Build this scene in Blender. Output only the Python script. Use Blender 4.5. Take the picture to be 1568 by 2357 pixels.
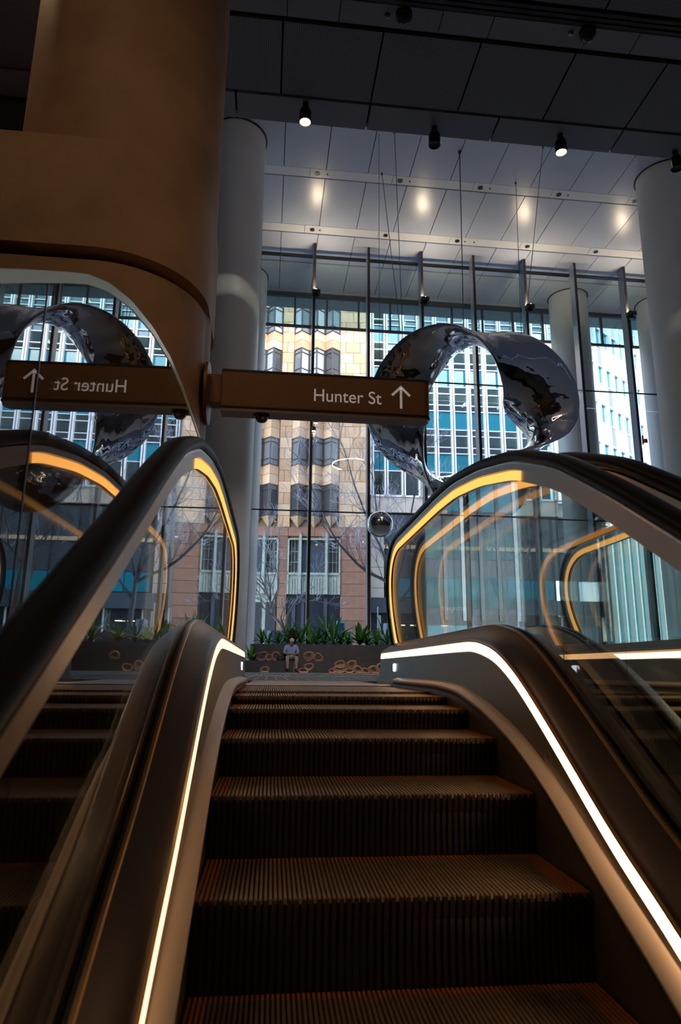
import bpy, math, random
import numpy as np
from mathutils import Vector, Matrix

# ------------------------------------------------------------------ clearing
for o in list(bpy.data.objects):
    bpy.data.objects.remove(o)
SC = bpy.context.scene
COL = SC.collection
rnd = random.Random(7)

# ------------------------------------------------------------------ camera
def make_camera():
    yaw, pitch, roll, f = .108, .2297, .0094, 1551.0
    cy, sy, cp, sp = math.cos(yaw), math.sin(yaw), math.cos(pitch), math.sin(pitch)
    fw = Vector((sy*cp, cy*cp, sp)); r = Vector((cy, -sy, 0)); u = r.cross(fw)
    cr, sr = math.cos(roll), math.sin(roll)
    r2 = r*cr + u*sr; u2 = -r*sr + u*cr
    m = Matrix(((r2.x, u2.x, -fw.x, 0), (r2.y, u2.y, -fw.y, 0), (r2.z, u2.z, -fw.z, .11), (0, 0, 0, 1)))
    cd = bpy.data.cameras.new('camera')
    cd.sensor_fit = 'VERTICAL'; cd.sensor_height = 36.0; cd.lens = f/2357*36.0
    cd.clip_start = .02; cd.clip_end = 500
    cd.dof.use_dof = True; cd.dof.focus_distance = 6.5; cd.dof.aperture_fstop = 4.0
    co = bpy.data.objects.new('camera', cd); COL.objects.link(co); co.matrix_world = m
    SC.camera = co
make_camera()

# ------------------------------------------------------------------ world, sun, exposure
def make_world():
    w = bpy.data.worlds.new('world'); SC.world = w; w.use_nodes = True
    nt = w.node_tree; nt.nodes.clear()
    out = nt.nodes.new('ShaderNodeOutputWorld'); bg = nt.nodes.new('ShaderNodeBackground')
    sky = nt.nodes.new('ShaderNodeTexSky'); sky.sky_type = 'NISHITA'; sky.sun_disc = False
    sky.sun_elevation = math.radians(48); sky.sun_rotation = math.radians(200)
    nt.links.new(sky.outputs[0], bg.inputs[0]); bg.inputs[1].default_value = .80
    nt.links.new(bg.outputs[0], out.inputs[0])
make_world()
sl = bpy.data.lights.new('sun', 'SUN'); sl.energy = 3.6; sl.angle = math.radians(3.0); sl.color = (1, .9, .76)
so = bpy.data.objects.new('sun', sl); COL.objects.link(so)
so.rotation_euler = Vector((-.30, .72, -.50)).to_track_quat('-Z', 'Y').to_euler()
SC.view_settings.view_transform = 'Standard'; SC.view_settings.look = 'None'
SC.view_settings.gamma = 1; SC.view_settings.use_curve_mapping = False
SC.view_settings.exposure = 0.85
SC.cycles.use_denoising = True
SC.cycles.max_bounces = 12; SC.cycles.glossy_bounces = 6; SC.cycles.diffuse_bounces = 4
SC.cycles.transparent_max_bounces = 40; SC.cycles.transmission_bounces = 6
SC.cycles.sample_clamp_indirect = 4.0
SC.cycles.caustics_reflective = False; SC.cycles.caustics_refractive = False

# ------------------------------------------------------------------ materials
MATS = {}
def mat(name, base, rough=.5, metal=0., spec=.5, var=.0, vscale=4., bump=0., bscale=30., emis=None, estr=0.):
    m = bpy.data.materials.new(name); m.use_nodes = True; nt = m.node_tree
    b = nt.nodes['Principled BSDF']
    b.inputs['Base Color'].default_value = (*base, 1); b.inputs['Roughness'].default_value = rough
    b.inputs['Metallic'].default_value = metal; b.inputs['Specular IOR Level'].default_value = spec
    tc = nt.nodes.new('ShaderNodeTexCoord')
    if var > 0:
        n = nt.nodes.new('ShaderNodeTexNoise'); n.inputs['Scale'].default_value = vscale; n.inputs['Detail'].default_value = 6
        nt.links.new(tc.outputs['Object'], n.inputs['Vector'])
        r = nt.nodes.new('ShaderNodeValToRGB')
        r.color_ramp.elements[0].position = .3; r.color_ramp.elements[1].position = .72
        r.color_ramp.elements[0].color = (*[c*(1-var) for c in base], 1)
        r.color_ramp.elements[1].color = (*[min(1, c*(1+var)) for c in base], 1)
        nt.links.new(n.outputs['Fac'], r.inputs[0]); nt.links.new(r.outputs[0], b.inputs['Base Color'])
    if bump > 0:
        n2 = nt.nodes.new('ShaderNodeTexNoise'); n2.inputs['Scale'].default_value = bscale; n2.inputs['Detail'].default_value = 1.2 if name == 'chrome' else 5
        nt.links.new(tc.outputs['Object'], n2.inputs['Vector'])
        bp = nt.nodes.new('ShaderNodeBump'); bp.inputs['Strength'].default_value = bump; bp.inputs['Distance'].default_value = .02
        nt.links.new(n2.outputs['Fac'], bp.inputs['Height']); nt.links.new(bp.outputs[0], b.inputs['Normal'])
    if emis:
        b.inputs['Emission Color'].default_value = (*emis, 1); b.inputs['Emission Strength'].default_value = estr
    MATS[name] = m
    if name == 'chrome': bp.inputs['Distance'].default_value = .12
    return m

def glass(name, tint=(.9, .95, .94), f0=.045, gain=1.0, power=5.0):
    """thin clear pane: Schlick reflection over tinted see-through"""
    m = bpy.data.materials.new(name); m.use_nodes = True; nt = m.node_tree; nt.nodes.clear()
    out = nt.nodes.new('ShaderNodeOutputMaterial'); mix = nt.nodes.new('ShaderNodeMixShader')
    tr = nt.nodes.new('ShaderNodeBsdfTransparent'); tr.inputs[0].default_value = (*tint, 1)
    gl = nt.nodes.new('ShaderNodeBsdfGlossy'); gl.inputs['Roughness'].default_value = .0; gl.inputs[0].default_value = (1, 1, 1, 1)
    lw = nt.nodes.new('ShaderNodeLayerWeight'); lw.inputs['Blend'].default_value = .5
    p = nt.nodes.new('ShaderNodeMath'); p.operation = 'POWER'; p.inputs[1].default_value = power
    nt.links.new(lw.outputs['Facing'], p.inputs[0])
    ma = nt.nodes.new('ShaderNodeMath'); ma.operation = 'MULTIPLY_ADD'; ma.use_clamp = True
    ma.inputs[1].default_value = (1-f0)*gain; ma.inputs[2].default_value = f0
    nt.links.new(p.outputs[0], ma.inputs[0]); nt.links.new(ma.outputs[0], mix.inputs[0])
    nt.links.new(tr.outputs[0], mix.inputs[1]); nt.links.new(gl.outputs[0], mix.inputs[2])
    nt.links.new(mix.outputs[0], out.inputs[0])
    MATS[name] = m
    return m

def emit(name, col, s):
    m = bpy.data.materials.new(name); m.use_nodes = True; nt = m.node_tree; nt.nodes.clear()
    out = nt.nodes.new('ShaderNodeOutputMaterial'); e = nt.nodes.new('ShaderNodeEmission')
    e.inputs[0].default_value = (*col, 1); e.inputs[1].default_value = s
    nt.links.new(e.outputs[0], out.inputs[0]); MATS[name] = m
    return m

def perforated(name, base):
    m = mat(name, base, .5); nt = m.node_tree; b = nt.nodes['Principled BSDF']
    tc = nt.nodes.new('ShaderNodeTexCoord')
    mp = nt.nodes.new('ShaderNodeMapping'); nt.links.new(tc.outputs['Object'], mp.inputs[0])
    w1 = nt.nodes.new('ShaderNodeTexWave'); w1.bands_direction = 'X'; w1.inputs['Scale'].default_value = 9
    w2 = nt.nodes.new('ShaderNodeTexWave'); w2.bands_direction = 'Y'; w2.inputs['Scale'].default_value = 9
    for w in (w1, w2): nt.links.new(mp.outputs[0], w.inputs[0])
    mu = nt.nodes.new('ShaderNodeMath'); mu.operation = 'MULTIPLY'
    nt.links.new(w1.outputs['Fac'], mu.inputs[0]); nt.links.new(w2.outputs['Fac'], mu.inputs[1])
    r = nt.nodes.new('ShaderNodeValToRGB')
    r.color_ramp.elements[0].color = (*base, 1); r.color_ramp.elements[1].color = (*[c*.25 for c in base], 1)
    r.color_ramp.elements[0].position = .25; r.color_ramp.elements[1].position = .6
    nt.links.new(mu.outputs[0], r.inputs[0]); nt.links.new(r.outputs[0], b.inputs['Base Color'])
    return m

def brushed(name, base, rough=.3, metal=1.):
    m = mat(name, base, rough, metal); nt = m.node_tree; b = nt.nodes['Principled BSDF']
    tc = nt.nodes.new('ShaderNodeTexCoord'); mp = nt.nodes.new('ShaderNodeMapping'); mp.inputs['Scale'].default_value = (60, 1.2, 60)
    n = nt.nodes.new('ShaderNodeTexNoise'); n.inputs['Scale'].default_value = 6
    nt.links.new(tc.outputs['Object'], mp.inputs[0]); nt.links.new(mp.outputs[0], n.inputs['Vector'])
    mr = nt.nodes.new('ShaderNodeMapRange'); mr.inputs[3].default_value = rough*.8; mr.inputs[4].default_value = rough*1.25
    nt.links.new(n.outputs['Fac'], mr.inputs[0]); nt.links.new(mr.outputs[0], b.inputs['Roughness'])
    return m

def granite(name, base):
    m = mat(name, base, .6, var=.18, vscale=2.2, bump=.2, bscale=40)
    return m

perforated('perf', (.36, .35, .39))
mat('bulk_plain', (.40, .40, .46), .45, var=.04, vscale=1)
mat('ceil', (.53, .60, .76), .27, var=.02, vscale=.6, spec=.6)
mat('ceil_strip', (.74, .77, .84), .22, spec=.6)
mat('soffit', (.55, .62, .68), .3)
mat('joint', (.02, .02, .025), .7)
mat('col', (.70, .70, .70), .45, var=.03, vscale=1.)
mat('stone', (.45, .275, .165), .62, var=.22, vscale=1.3, bump=.12, bscale=12)
mat('wall_dark', (.13, .13, .14), .6)
mat('wall_back', (.17, .12, .085), .5, var=.2, vscale=.5)
mat('floor', (.30, .31, .34), .25, var=.1, vscale=2)
mat('floor_low', (.06, .045, .035), .4, var=.1)
mat('mullion', (.05, .046, .046), .32, metal=.3)
mat('mullion_clear', (.40, .45, .55), .3, metal=.6)
glass('facade_glass', (.96, .985, .985), .045)
glass('screen_outer_glass', (.60, .72, .72), .06)
glass('pane', (.84, .87, .85), .045)
glass('guard', (.50, .50, .48), .10, 1.15, 2.6)
mat('edge', (.70, .92, .93), .25, spec=.8)
mat('black', (.012, .012, .013), .35)
mat('rubber', (.008, .007, .0075), .42, spec=.13)
mat('deck', (.105, .080, .068), .33, 1.)
brushed('steel', (.42, .38, .35), .30)
brushed('guide', (.40, .34, .31), .35)
mat('deck_plain', (.34, .29, .25), .22, 1.)
mat('skirt', (.13, .105, .085), .42, metal=.5, var=.1, vscale=6)
mat('ledge', (.50, .40, .34), .4, metal=.4)
mat('tread', (.30, .215, .15), .42, metal=.6, var=.12, vscale=25)
mat('riser', (.050, .039, .034), .38, metal=.6)
mat('groove', (.012, .010, .009), .7)
mat('highlight_orange', (.50, .29, .14), .3, .8)
mat('trim', (.62, .60, .60), .25, .9)
mat('landing', (.17, .115, .08), .5, .0)
mat('yellow', (.34, .11, .015), .5, var=.15, vscale=30)
mat('comb', (.42, .33, .26), .35, .7)
emit('led_white', (1, .60, .29), 4.6)
emit('led_grazing', (1, .56, .24), 2.0)  # same LED as the right strip, dimmed and yellowed for its grazing view
emit('led_amber', (1, .43, .09), .95)
emit('lamp_white', (.86, .95, 1), 2.5)
emit('warm', (1, .66, .36), 6)
emit('warm_ring', (1, .74, .45), 16)
emit('uplight', (1, .80, .55), 170)
mat('chrome', (.56, .55, .57), .025, 1., var=0, bump=.55, bscale=2.1)
mat('chrome_ball', (.8, .8, .8), .03, 1.)
mat('cable', (.06, .06, .065), .4, .6)
mat('sign', (.23, .115, .058), .45, metal=.35, var=.05, vscale=20)
mat('sign_edge', (.02, .015, .013), .4)
mat('sign_under', (.34, .27, .23), .4, metal=.3)
mat('white_text', (.82, .78, .74), .5, emis=(1, .93, .88), estr=.10)
mat('sandstone', (.54, .365, .225), .8, var=.14, vscale=.9, bump=.1)
mat('sandstone_b', (.60, .43, .28), .8, var=.12, vscale=.9, bump=.1)
mat('sandstone_c', (.47, .305, .18), .8, var=.14, vscale=.9, bump=.1)
granite('brownstone', (.25, .125, .08)); granite('brownstone_b', (.20, .10, .066))
mat('joint_stone', (.30, .22, .15), .9)
mat('bronze', (.10, .075, .075), .4, .4)
mat('dark_glass', (.05, .055, .062), .04, spec=1.)
mat('dark_glass_b', (.17, .19, .20), .04, spec=1.)
mat('dark_glass_c', (.42, .45, .48), .06, spec=1.)
mat('green_bronze', (.30, .34, .30), .6, var=.2, vscale=3)
mat('shop_dark', (.018, .022, .030), .2, spec=.7)
mat('shop_slate', (.05, .065, .085), .3)
mat('white_fin', (.80, .82, .84), .4)
mat('teal', (.0, .17, .24), .25, spec=.7, var=.15, vscale=.25)
mat('teal_b', (.0, .20, .28), .25, spec=.7, var=.15, vscale=.25)
glass('office_glass', (.55, .72, .70), .10)
mat('office_in', (.10, .17, .165), .8, var=.4, vscale=.5)
mat('office_slab', (.55, .60, .58), .8)
emit('office_light', (1, .86, .55), 3.0)
mat('beige_stone', (.50, .44, .38), .8, var=.1, vscale=1)
mat('road', (.12, .12, .125), .8, var=.2)
mat('paving', (.17, .17, .17), .7, var=.15)
mat('planter_in', (.085, .083, .088), .45, var=.2, vscale=4)
mat('planter_out', (.16, .20, .27), .55, var=.1)
mat('soil', (.03, .022, .016), .9)
mat('copper', (.85, .45, .31), .4, .5)
mat('leaf', (.06, .25, .04), .4, var=.4, vscale=6)
mat('leaf_b', (.15, .46, .06), .4, var=.4, vscale=6)
mat('leaf_red', (.10, .03, .025), .45, var=.3)
mat('bark', (.48, .43, .40), .75, var=.3, vscale=9)
mat('twig', (.62, .61, .66), .7, var=.35, vscale=3)
mat('bark_dark', (.17, .15, .16), .8, var=.3, vscale=9)
mat('skin', (.50, .27, .19), .5); mat('hair', (.72, .70, .68), .6)
mat('shirt', (.42, .54, .90), .75, var=.1, vscale=9); mat('trousers', (.52, .44, .36), .8, var=.1)
mat('shoe', (.03, .025, .02), .5); mat('phone', (.01, .012, .02), .2)
mat('blue_top', (.03, .12, .35), .7); mat('kiosk', (.50, .55, .62), .4); mat('kiosk_blue', (.02, .10, .18), .3)
mat('yellow_sign', (.75, .48, .04), .5); mat('white_paint', (.8, .8, .8), .5)

# ------------------------------------------------------------------ mesh builder
class MB:
    def __init__(s): s.v = []; s.f = []
    def add(s, vs, fs):
        n = len(s.v); s.v += [tuple(map(float, v)) for v in vs]; s.f += [tuple(i+n for i in f) for f in fs]; return s
    def box(s, x0, x1, y0, y1, z0, z1):
        return s.add([(x0,y0,z0),(x1,y0,z0),(x1,y1,z0),(x0,y1,z0),(x0,y0,z1),(x1,y0,z1),(x1,y1,z1),(x0,y1,z1)],
                     [(0,3,2,1),(4,5,6,7),(0,1,5,4),(1,2,6,5),(2,3,7,6),(3,0,4,7)])
    def prism(s, poly, axis, a, b):
        """extrude a 2-D polygon along an axis: 'z': (x,y); 'x': (y,z); 'y': (x,z)"""
        n = len(poly)
        mk = {'z': lambda p, t: (p[0], p[1], t), 'x': lambda p, t: (t, p[0], p[1]), 'y': lambda p, t: (p[0], t, p[1])}[axis]
        vs = [mk(p, a) for p in poly] + [mk(p, b) for p in poly]
        fs = [tuple(range(n))[::-1], tuple(range(n, 2*n))] + [(i, (i+1) % n, n+(i+1) % n, n+i) for i in range(n)]
        return s.add(vs, fs)
    def loft(s, rings, closed=True, caps=True):
        n = len(rings[0]); vs = [p for r in rings for p in r]; fs = []
        for k in range(len(rings)-1):
            for i in range(n if closed else n-1):
                j = (i+1) % n; fs.append((k*n+i, k*n+j, (k+1)*n+j, (k+1)*n+i))
        if caps and closed: fs += [tuple(range(n))[::-1], tuple((len(rings)-1)*n+i for i in range(n))]
        return s.add(vs, fs)
    def lathe(s, prof, c=(0, 0, 0), seg=24, axis='z'):
        rings = []
        for r, h in prof:
            ring = []
            for i in range(seg):
                a = 2*math.pi*i/seg; p = (r*math.cos(a), r*math.sin(a), h)
                if axis == 'y': p = (p[0], p[2], -p[1])
                if axis == 'x': p = (p[2], p[0], p[1])
                ring.append((p[0]+c[0], p[1]+c[1], p[2]+c[2]))
            rings.append(ring)
        return s.loft(rings)
    def tube(s, pts, rad, seg=6, cap=True):
        pts = [Vector(p) for p in pts]; n = len(pts)
        if not hasattr(rad, '__len__'): rad = [rad]*n
        rings = []; up = None
        for k in range(n):
            t = (pts[min(k+1, n-1)]-pts[max(k-1, 0)]).normalized()
            if up is None:
                up = t.orthogonal().normalized()
            else:
                up = (up - t*up.dot(t)); up = up.normalized() if up.length > 1e-6 else t.orthogonal().normalized()
            w = t.cross(up)
            rings.append([pts[k] + (up*math.cos(2*math.pi*i/seg) + w*math.sin(2*math.pi*i/seg))*rad[k] for i in range(seg)])
        return s.loft(rings, True, cap)
    def scale(s, k):
        s.v = [(x*k, y*k, z*k) for x, y, z in s.v]; return s
    def build(s, name, m, parent=None, smooth=False, angle=35):
        me = bpy.data.meshes.new(name); me.from_pydata(s.v, [], s.f); me.validate()
        if isinstance(m, str): m = MATS[m]
        me.materials.append(m)
        if smooth: me.polygons.foreach_set('use_smooth', [True]*len(me.polygons))
        o = bpy.data.objects.new(name, me); COL.objects.link(o)
        if parent: o.parent = parent
        if smooth and angle:
            me.set_sharp_from_angle(angle=math.radians(angle))
        return o

def rounded_rect(x0, x1, y0, y1, r, n=6):
    q = []
    for (cx, cy, a0) in ((x1-r, y0+r, -math.pi/2), (x1-r, y1-r, 0), (x0+r, y1-r, math.pi/2), (x0+r, y0+r, math.pi)):
        for i in range(n+1):
            a = a0+math.pi/2*i/n; q.append((cx+r*math.cos(a), cy+r*math.sin(a)))
    return q
def tag(o, label, cat, group=None, kind=None):
    o['label'] = label; o['category'] = cat
    if group: o['group'] = group
    if kind: o['kind'] = kind
    return o
def empty(name, loc=(0, 0, 0), rz=0., label=None, cat=None, group=None, kind=None):
    e = bpy.data.objects.new(name, None); COL.objects.link(e); e.location = loc; e.rotation_euler = (0, 0, rz)
    e.empty_display_size = .2
    if label: tag(e, label, cat, group, kind)
    return e
CHILD = {}
def inst(o, parent=None, loc=None, rot=None, scale=None):
    c = o.copy(); COL.objects.link(c)
    c.parent = parent
    if loc is not None: c.location = loc
    if rot is not None: c.rotation_euler = rot
    if scale is not None: c.scale = scale
    return c
def copy_tree(o, parent=None):
    c = inst(o, parent)
    for ch in [x for x in o.children]: copy_tree(ch, c)
    return c

K = 1.17       # metres per design unit for everything beyond the escalator landing
def kk(*p): return tuple(v*K for v in p)

# ================================================================== SETTING
H = 15.87                                     # hall ceiling (design units)
def build_floor():
    f = empty('floor', (0, 0, 0), 0, 'dark grey polished lobby floor beyond the escalator landing', 'floor', kind='structure')
    MB().box(-16, 40, 10.62, 27.6*K, -.35, -.004).build('slab', 'floor', f)
    MB().box(-16, -.50, 6.2, 10.62, -.35, -.004).build('slab', 'floor', f)
    MB().box(2.70, 40, 6.2, 10.62, -.35, -.004).build('slab', 'floor', f)
    MB().box(-.50, 2.70, 6.2, 10.62, -.35, -.14).build('slab', 'floor', f)
    MB().box(-16, -.62, 5.9, 6.2, -.35, -.004).build('slab', 'floor', f)
    MB().box(2.9, 40, 5.9, 6.2, -.35, -.004).build('slab', 'floor', f)
    m = MB()
    for r in range(4):
        for i in range(44):
            m.lathe([(.024, -.006), (.022, .006), (.012, .009), (.001, .0095)], (-.9+i*.075, 13.6+r*.11, 0), 8)
    st = m.build('tactile_studs', 'comb', f, True); st['kind'] = 'stuff'
    low = MB().box(-16, 40, -14, 6.2, -6.2, -6).build('floor', 'floor_low')
    tag(low, 'dark lower level floor under the escalators', 'floor', kind='structure')
build_floor()

def build_walls():
    w = MB().box(-16.3, -16, -14, 27*K, -6, 20).build('wall_left', 'wall_dark'); tag(w, 'dark far left wall of the hall', 'wall', kind='structure')
    w = MB().box(-16, -3.3, 10.72, 11.0, -.3, 19.9).build('wall_side', 'wall_dark'); tag(w, 'dark wall behind the sandstone column, far left', 'wall', kind='structure')
    w = MB().box(40, 40.3, -14, 27*K, -6, 20).build('wall_right', 'wall_dark'); tag(w, 'dark far right wall of the hall', 'wall', kind='structure')
    w = MB().box(-16, 40, -14.3, -14, -6, 11).build('wall_back', 'wall_back'); tag(w, 'brown wall behind the escalator foot', 'wall', kind='structure')
    w = MB().box(-16, 40, 5.9, 6.2, -6, -.35).build('wall_front', 'wall_dark'); tag(w, 'dark wall under the landing edge', 'wall', kind='structure')
build_walls()
def build_sun_block():
    w = MB().box(-24, 34, 25.9, 27.3, 17.5, 38).scale(K).build('sun_block_wall', 'bulk_plain'); tag(w, 'unseen wall added above the glass hall to shade the buildings opposite from the sun', 'wall', kind='structure')  # unseen mass added so its sun shadow falls across the facades opposite
build_sun_block()

# --- far ceiling, panel by panel
XC0 = .09; MOD = 1.37
def build_ceiling():
    c = empty('ceiling', (0, 0, H*K), 0, 'high grey hall ceiling of flat metal panels with two light strips', 'ceiling', kind='structure')
    MB().box(-14, 34, 9.0, 26.1, .08, .4).scale(K).build('ceiling_slab', 'joint', c)
    g = .012
    rows = [(9.1, 12.6), (12.6, 15.9), (15.9, 18.70), (19.13, 21.58), (22.06, 23.87), (23.93, 25.95)]
    protos = {}
    for (y0, y1) in rows:
        mm = 'ceil' if y1 < 23.9 else 'soffit'
        p = MB(); p.box(g, MOD-g, y0+g, y1-g, 0, .06); p.scale(K)
        base = None
        for i in range(-6, 18):
            x = XC0+MOD*i
            if base is None:
                base = p.build('panel', mm, c); o = base
            else: o = inst(base, c)
            o.location = (x*K, 0, 0)
    for (y0, y1) in ((18.72, 19.11), (21.60, 22.04)):
        base = None
        for i in range(-3, 9):
            x = XC0+MOD*2*i+.85
            if base is None: base = MB().box(g*.6, MOD*2-g*.6, y0, y1, .012, .06).scale(K).build('strip_panel', 'ceil_strip', c); o = base
            else: o = inst(base, c)
            o.location = (x*K, 0, 0)
    dl = None; dlx = [1.19, 3.93, 6.67, 9.41, 12.15, -1.55]
    for (y, off) in ((18.92, 0), (21.82, .03)):
        for x in dlx:
            if dl is None:
                dl = MB().lathe([(.09, -.012), (.085, .0), (.075, .03), (.001, .035)], (0, 0, 0), 20).scale(K).build('downlight', 'black', c, True); o = dl
            else: o = inst(dl, c)
            o.location = ((x+off)*K, y*K, .010)
    sn = None
    for (x, y) in ((1.52, 18.92), (4.26, 18.92), (7.0, 18.92), (9.74, 18.92), (1.5, 21.82), (7.0, 21.82), (7.35, 21.82)):
        if sn is None: sn = MB().lathe([(.03, -.012), (.028, 0), (.02, .02)], (0, 0, 0), 10).scale(K).build('sensor', 'black', c, True); o = sn
        else: o = inst(sn, c)
        o.location = (x*K, y*K, .008)
build_ceiling()

# --- lower ceiling over the escalator
ZB = 8.56
def build_bulkhead():
    s = .7762
    c = empty('ceiling', (0, 0, ZB*K), 0, 'lower dark ceiling over the escalators with perforated panels and a plain front edge', 'ceiling', kind='structure')
    MB().box(-13, 34, -12, 9.05, .07, .5).scale(K).build('ceiling_slab', 'joint', c)
    MB().box(-13, 34, 8.98, 9.06, .05, H-ZB).scale(K).build('fascia', 'bulk_plain', c)
    rows = [('perf', 7.345, 8.545, 1.37, -.04), ('perf', 5.5, 6.70, 1.37, .05), ('perf', 3.2, 5.45, 1.37, .05), ('perf', .5, 3.15, 1.37, .05), ('perf', -4, .45, 2.74, .05), ('perf', -9, -4.05, 2.74, 0)]
    g = .013
    for (mm, y0, y1, mod, x0) in rows:
        base = None
        for i in range(-7 if mod < 2 else -4, 15 if mod < 2 else 8):
            if base is None: base = MB().box(g, mod-g, y0+g, y1-g, 0, .05).scale(K).build('panel', mm, c); o = base
            else: o = inst(base, c)
            o.location = ((x0+mod*i)*K, 0, 0)
    base = None
    for i in range(-5, 12):
        if base is None: base = MB().box(.016, 2.055-.016, 8.585, 9.07, 0, .05).scale(K).build('edge_panel', 'bulk_plain', c); o = base
        else: o = inst(base, c)
        o.location = ((-.72+2.055*i)*K, 0, 0)
    # service strip with cameras: long panel / short panel in turn
    x = -4.1; long = None; short = None
    while x < 12:
        if long is None:
            long = MB().box(.006, 2.055-.694-.006, 6.97, 7.29, .012, .05).scale(K).build('strip_panel', 'bulk_plain', c); o = long
        else: o = inst(long, c)
        o.location = (x*K+.694*K, 0, 0)
        if short is None:
            short = MB().box(.006, .694-.006, 6.97, 7.29, .012, .05).scale(K).build('strip_panel', 'bulk_plain', c); o = short
        else: o = inst(short, c)
        o.location = (x*K, 0, 0); x += 2.74 if False else 2.055
    base = None
    for j in range(3):
        MB().box(-13, 34, 6.735+.075*j, 6.785+.075*j, -.012, .05).scale(K).build('linear_slat', 'mullion', c)
build_bulkhead()

# --- columns
def column(x, y, r, z1, label, m='col'):
    o = empty('column', kk(x, y, 0), 0, label, 'column', kind='structure')
    MB().lathe([(r, 0), (r, z1)], (0, 0, 0), 72).scale(K).build('shaft', m, o, True)
    MB().lathe([(r+.045, z1-.012), (r+.045, z1+.02)], (0, 0, 0), 72).scale(K).build('shadow_ring', 'joint', o, True)
    return o
column(-1.33, 17.75, .84, H-.01, 'tall grey round column beside the sandstone one, left of the window wall')
column(12.45, 17.75, .84, H-.01, 'tall grey round column at the right edge inside the window wall')
column(12.55, 25.15, .80, H-.01, 'pale round column outside the glass behind the silver loop')
column(16.62, 25.15, .84, H-.01, 'pale round column outside the glass, half behind the indoor right column')
column(-1.2, 25.15, .80, H-.01, 'pale round column outside the glass, a sliver behind the left column')

def build_stone_column():
    o = empty('column', (-1.78, 6.87, 0), 0, 'massive round sandstone column with a thick rounded collar, left of the escalator', 'column', kind='structure')
    MB().lathe([(1.075, -6), (1.075, ZB*K+.05)], (0, 0, 0), 96).build('shaft', 'stone', o, True)
    # collar: rounded block wrapped round the shaft
    x1 = 1.075; yf = -1.32; r = .97; poly = [(-4.2, yf)]
    for i in range(25):
        a = -math.pi/2 + math.pi/2*i/24
        poly.append((x1-r+r*math.cos(a), yf+r+r*math.sin(a)))
    for i in range(25):
        a = math.pi/2*i/24
        poly.append((x1-r+r*math.cos(a), 1.3-r+r*math.sin(a)))
    poly.append((-4.2, 1.3))
    MB().prism(poly, 'z', 3.78, 4.92).build('collar', 'stone', o, True)
    MB().prism(rounded_rect(-1.75, x1-.03, yf+.07, 1.25, .94, 20), 'z', -6, 3.69).build('lower_block', 'stone', o, True)
build_stone_column()

# ================================================================== FACADE
YF = 23.0
MX = [-12.995+2.055*i for i in range(0, 24)]          # mullion lines, 3 -> -.665
def build_facade():
    w = empty('window_1', kk(0, YF, 0), 0, 'full height window wall of clear glass between dark mullions at the end of the hall', 'window', kind='structure')
    levels = [0.0, 5.50, 10.63, 15.55]
    mul = None; mulc = None
    for i, x in enumerate(MX):
        if mul is None:
            mul = MB().box(-.045, .045, -.42, .0, 0, H-.02).scale(K).build('mullion', 'mullion', w)
            mulc = MB().box(-.055, -.047, -.40, -.02, 0, H-.05).scale(K).build('glass_fin', 'mullion_clear', w); a, b = mul, mulc
        else: a = inst(mul, w); b = inst(mulc, w)
        a.location = b.location = (x*K, 0, 0)
    MB().box(MX[0], MX[-1], -.05, .09, 15.53, 15.60).scale(K).build('transom', 'black', w)
    for z in (5.50, 10.63):
        MB().box(MX[0], MX[-1], -.02, .05, z-.018, z+.018).scale(K).build('transom', 'black', w)
    MB().box(MX[0], MX[-1], -.06, .09, 0, .06).scale(K).build('transom', 'black', w)
    for k in range(3):
        base = None
        for i in range(len(MX)-1):
            if base is None: base = MB().box(.045, 2.01, .02, .03, levels[k]+.02, levels[k+1]-.02).scale(K).build('glass_pane', 'facade_glass', w); o = base
            else: o = inst(base, w)
            o.location = (MX[i]*K, 0, 0)
    base = None
    for i in range(len(MX)-1):
        if base is None: base = MB().box(.045, 2.01, .02, .03, 15.60, H-.01).scale(K).build('glass_pane', 'facade_glass', w); o = base
        else: o = inst(base, w)
        o.location = (MX[i]*K, 0, 0)
    # hanging glazed screen at the outer edge of the soffit
    s = empty('window_2', kk(0, 26.0, 0), 0, 'narrow hanging band of tinted glass below the outer edge of the soffit', 'window', kind='structure')
    MB().box(-14, 34, 0, .14, 15.62, 15.80).scale(K).build('top_rail', 'mullion', s)
    MB().box(-14, 34, .02, .12, 14.20, 14.30).scale(K).build('bottom_rail', 'mullion', s)
    MB().box(-14, 34, -.05, 1.3, 15.80, 17.5).scale(K).build('edge_beam', 'soffit', s)
    base = post = None
    for i in range(-9, 23):
        x = .79+1.37*i
        if base is None:
            base = MB().box(.03, 1.34, .06, .07, 14.30, 15.62).scale(K).build('glass_pane', 'screen_outer_glass', s)
            post = MB().box(-.035, .035, 0, .13, 14.25, 15.64).scale(K).build('post', 'mullion', s); a, b = base, post
        else: a = inst(base, s); b = inst(post, s)
        a.location = b.location = (x*K, 0, 0)
build_facade()

def mullion_uplights():
    proto = None
    nm = ['second', 'fourth', 'sixth', 'eighth']
    for i, x in enumerate((1.45, 5.56, 9.67, 13.78)):
        t = empty('uplight', kk(x, YF-.50, 13.62), 0, 'small dark uplight box high on the %s window mullion from the left column' % nm[i], 'light', 'uplights on the mullions')
        if proto is None:
            a = MB().box(-.15, .15, -.16, .10, 0, .16).scale(K).build('housing', 'black', t)
            b = MB().box(-.09, .09, -.06, .10, -.10, 0).scale(K).build('bracket', 'black', t)
            d = MB().lathe([(.12, .161), (.12, .168), (.001, .168)], (0, -.03, 0), 16).scale(K).build('lens', 'uplight', t)
            proto = (a, b, d)
        else:
            for p in proto: inst(p, t)
mullion_uplights()

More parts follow.
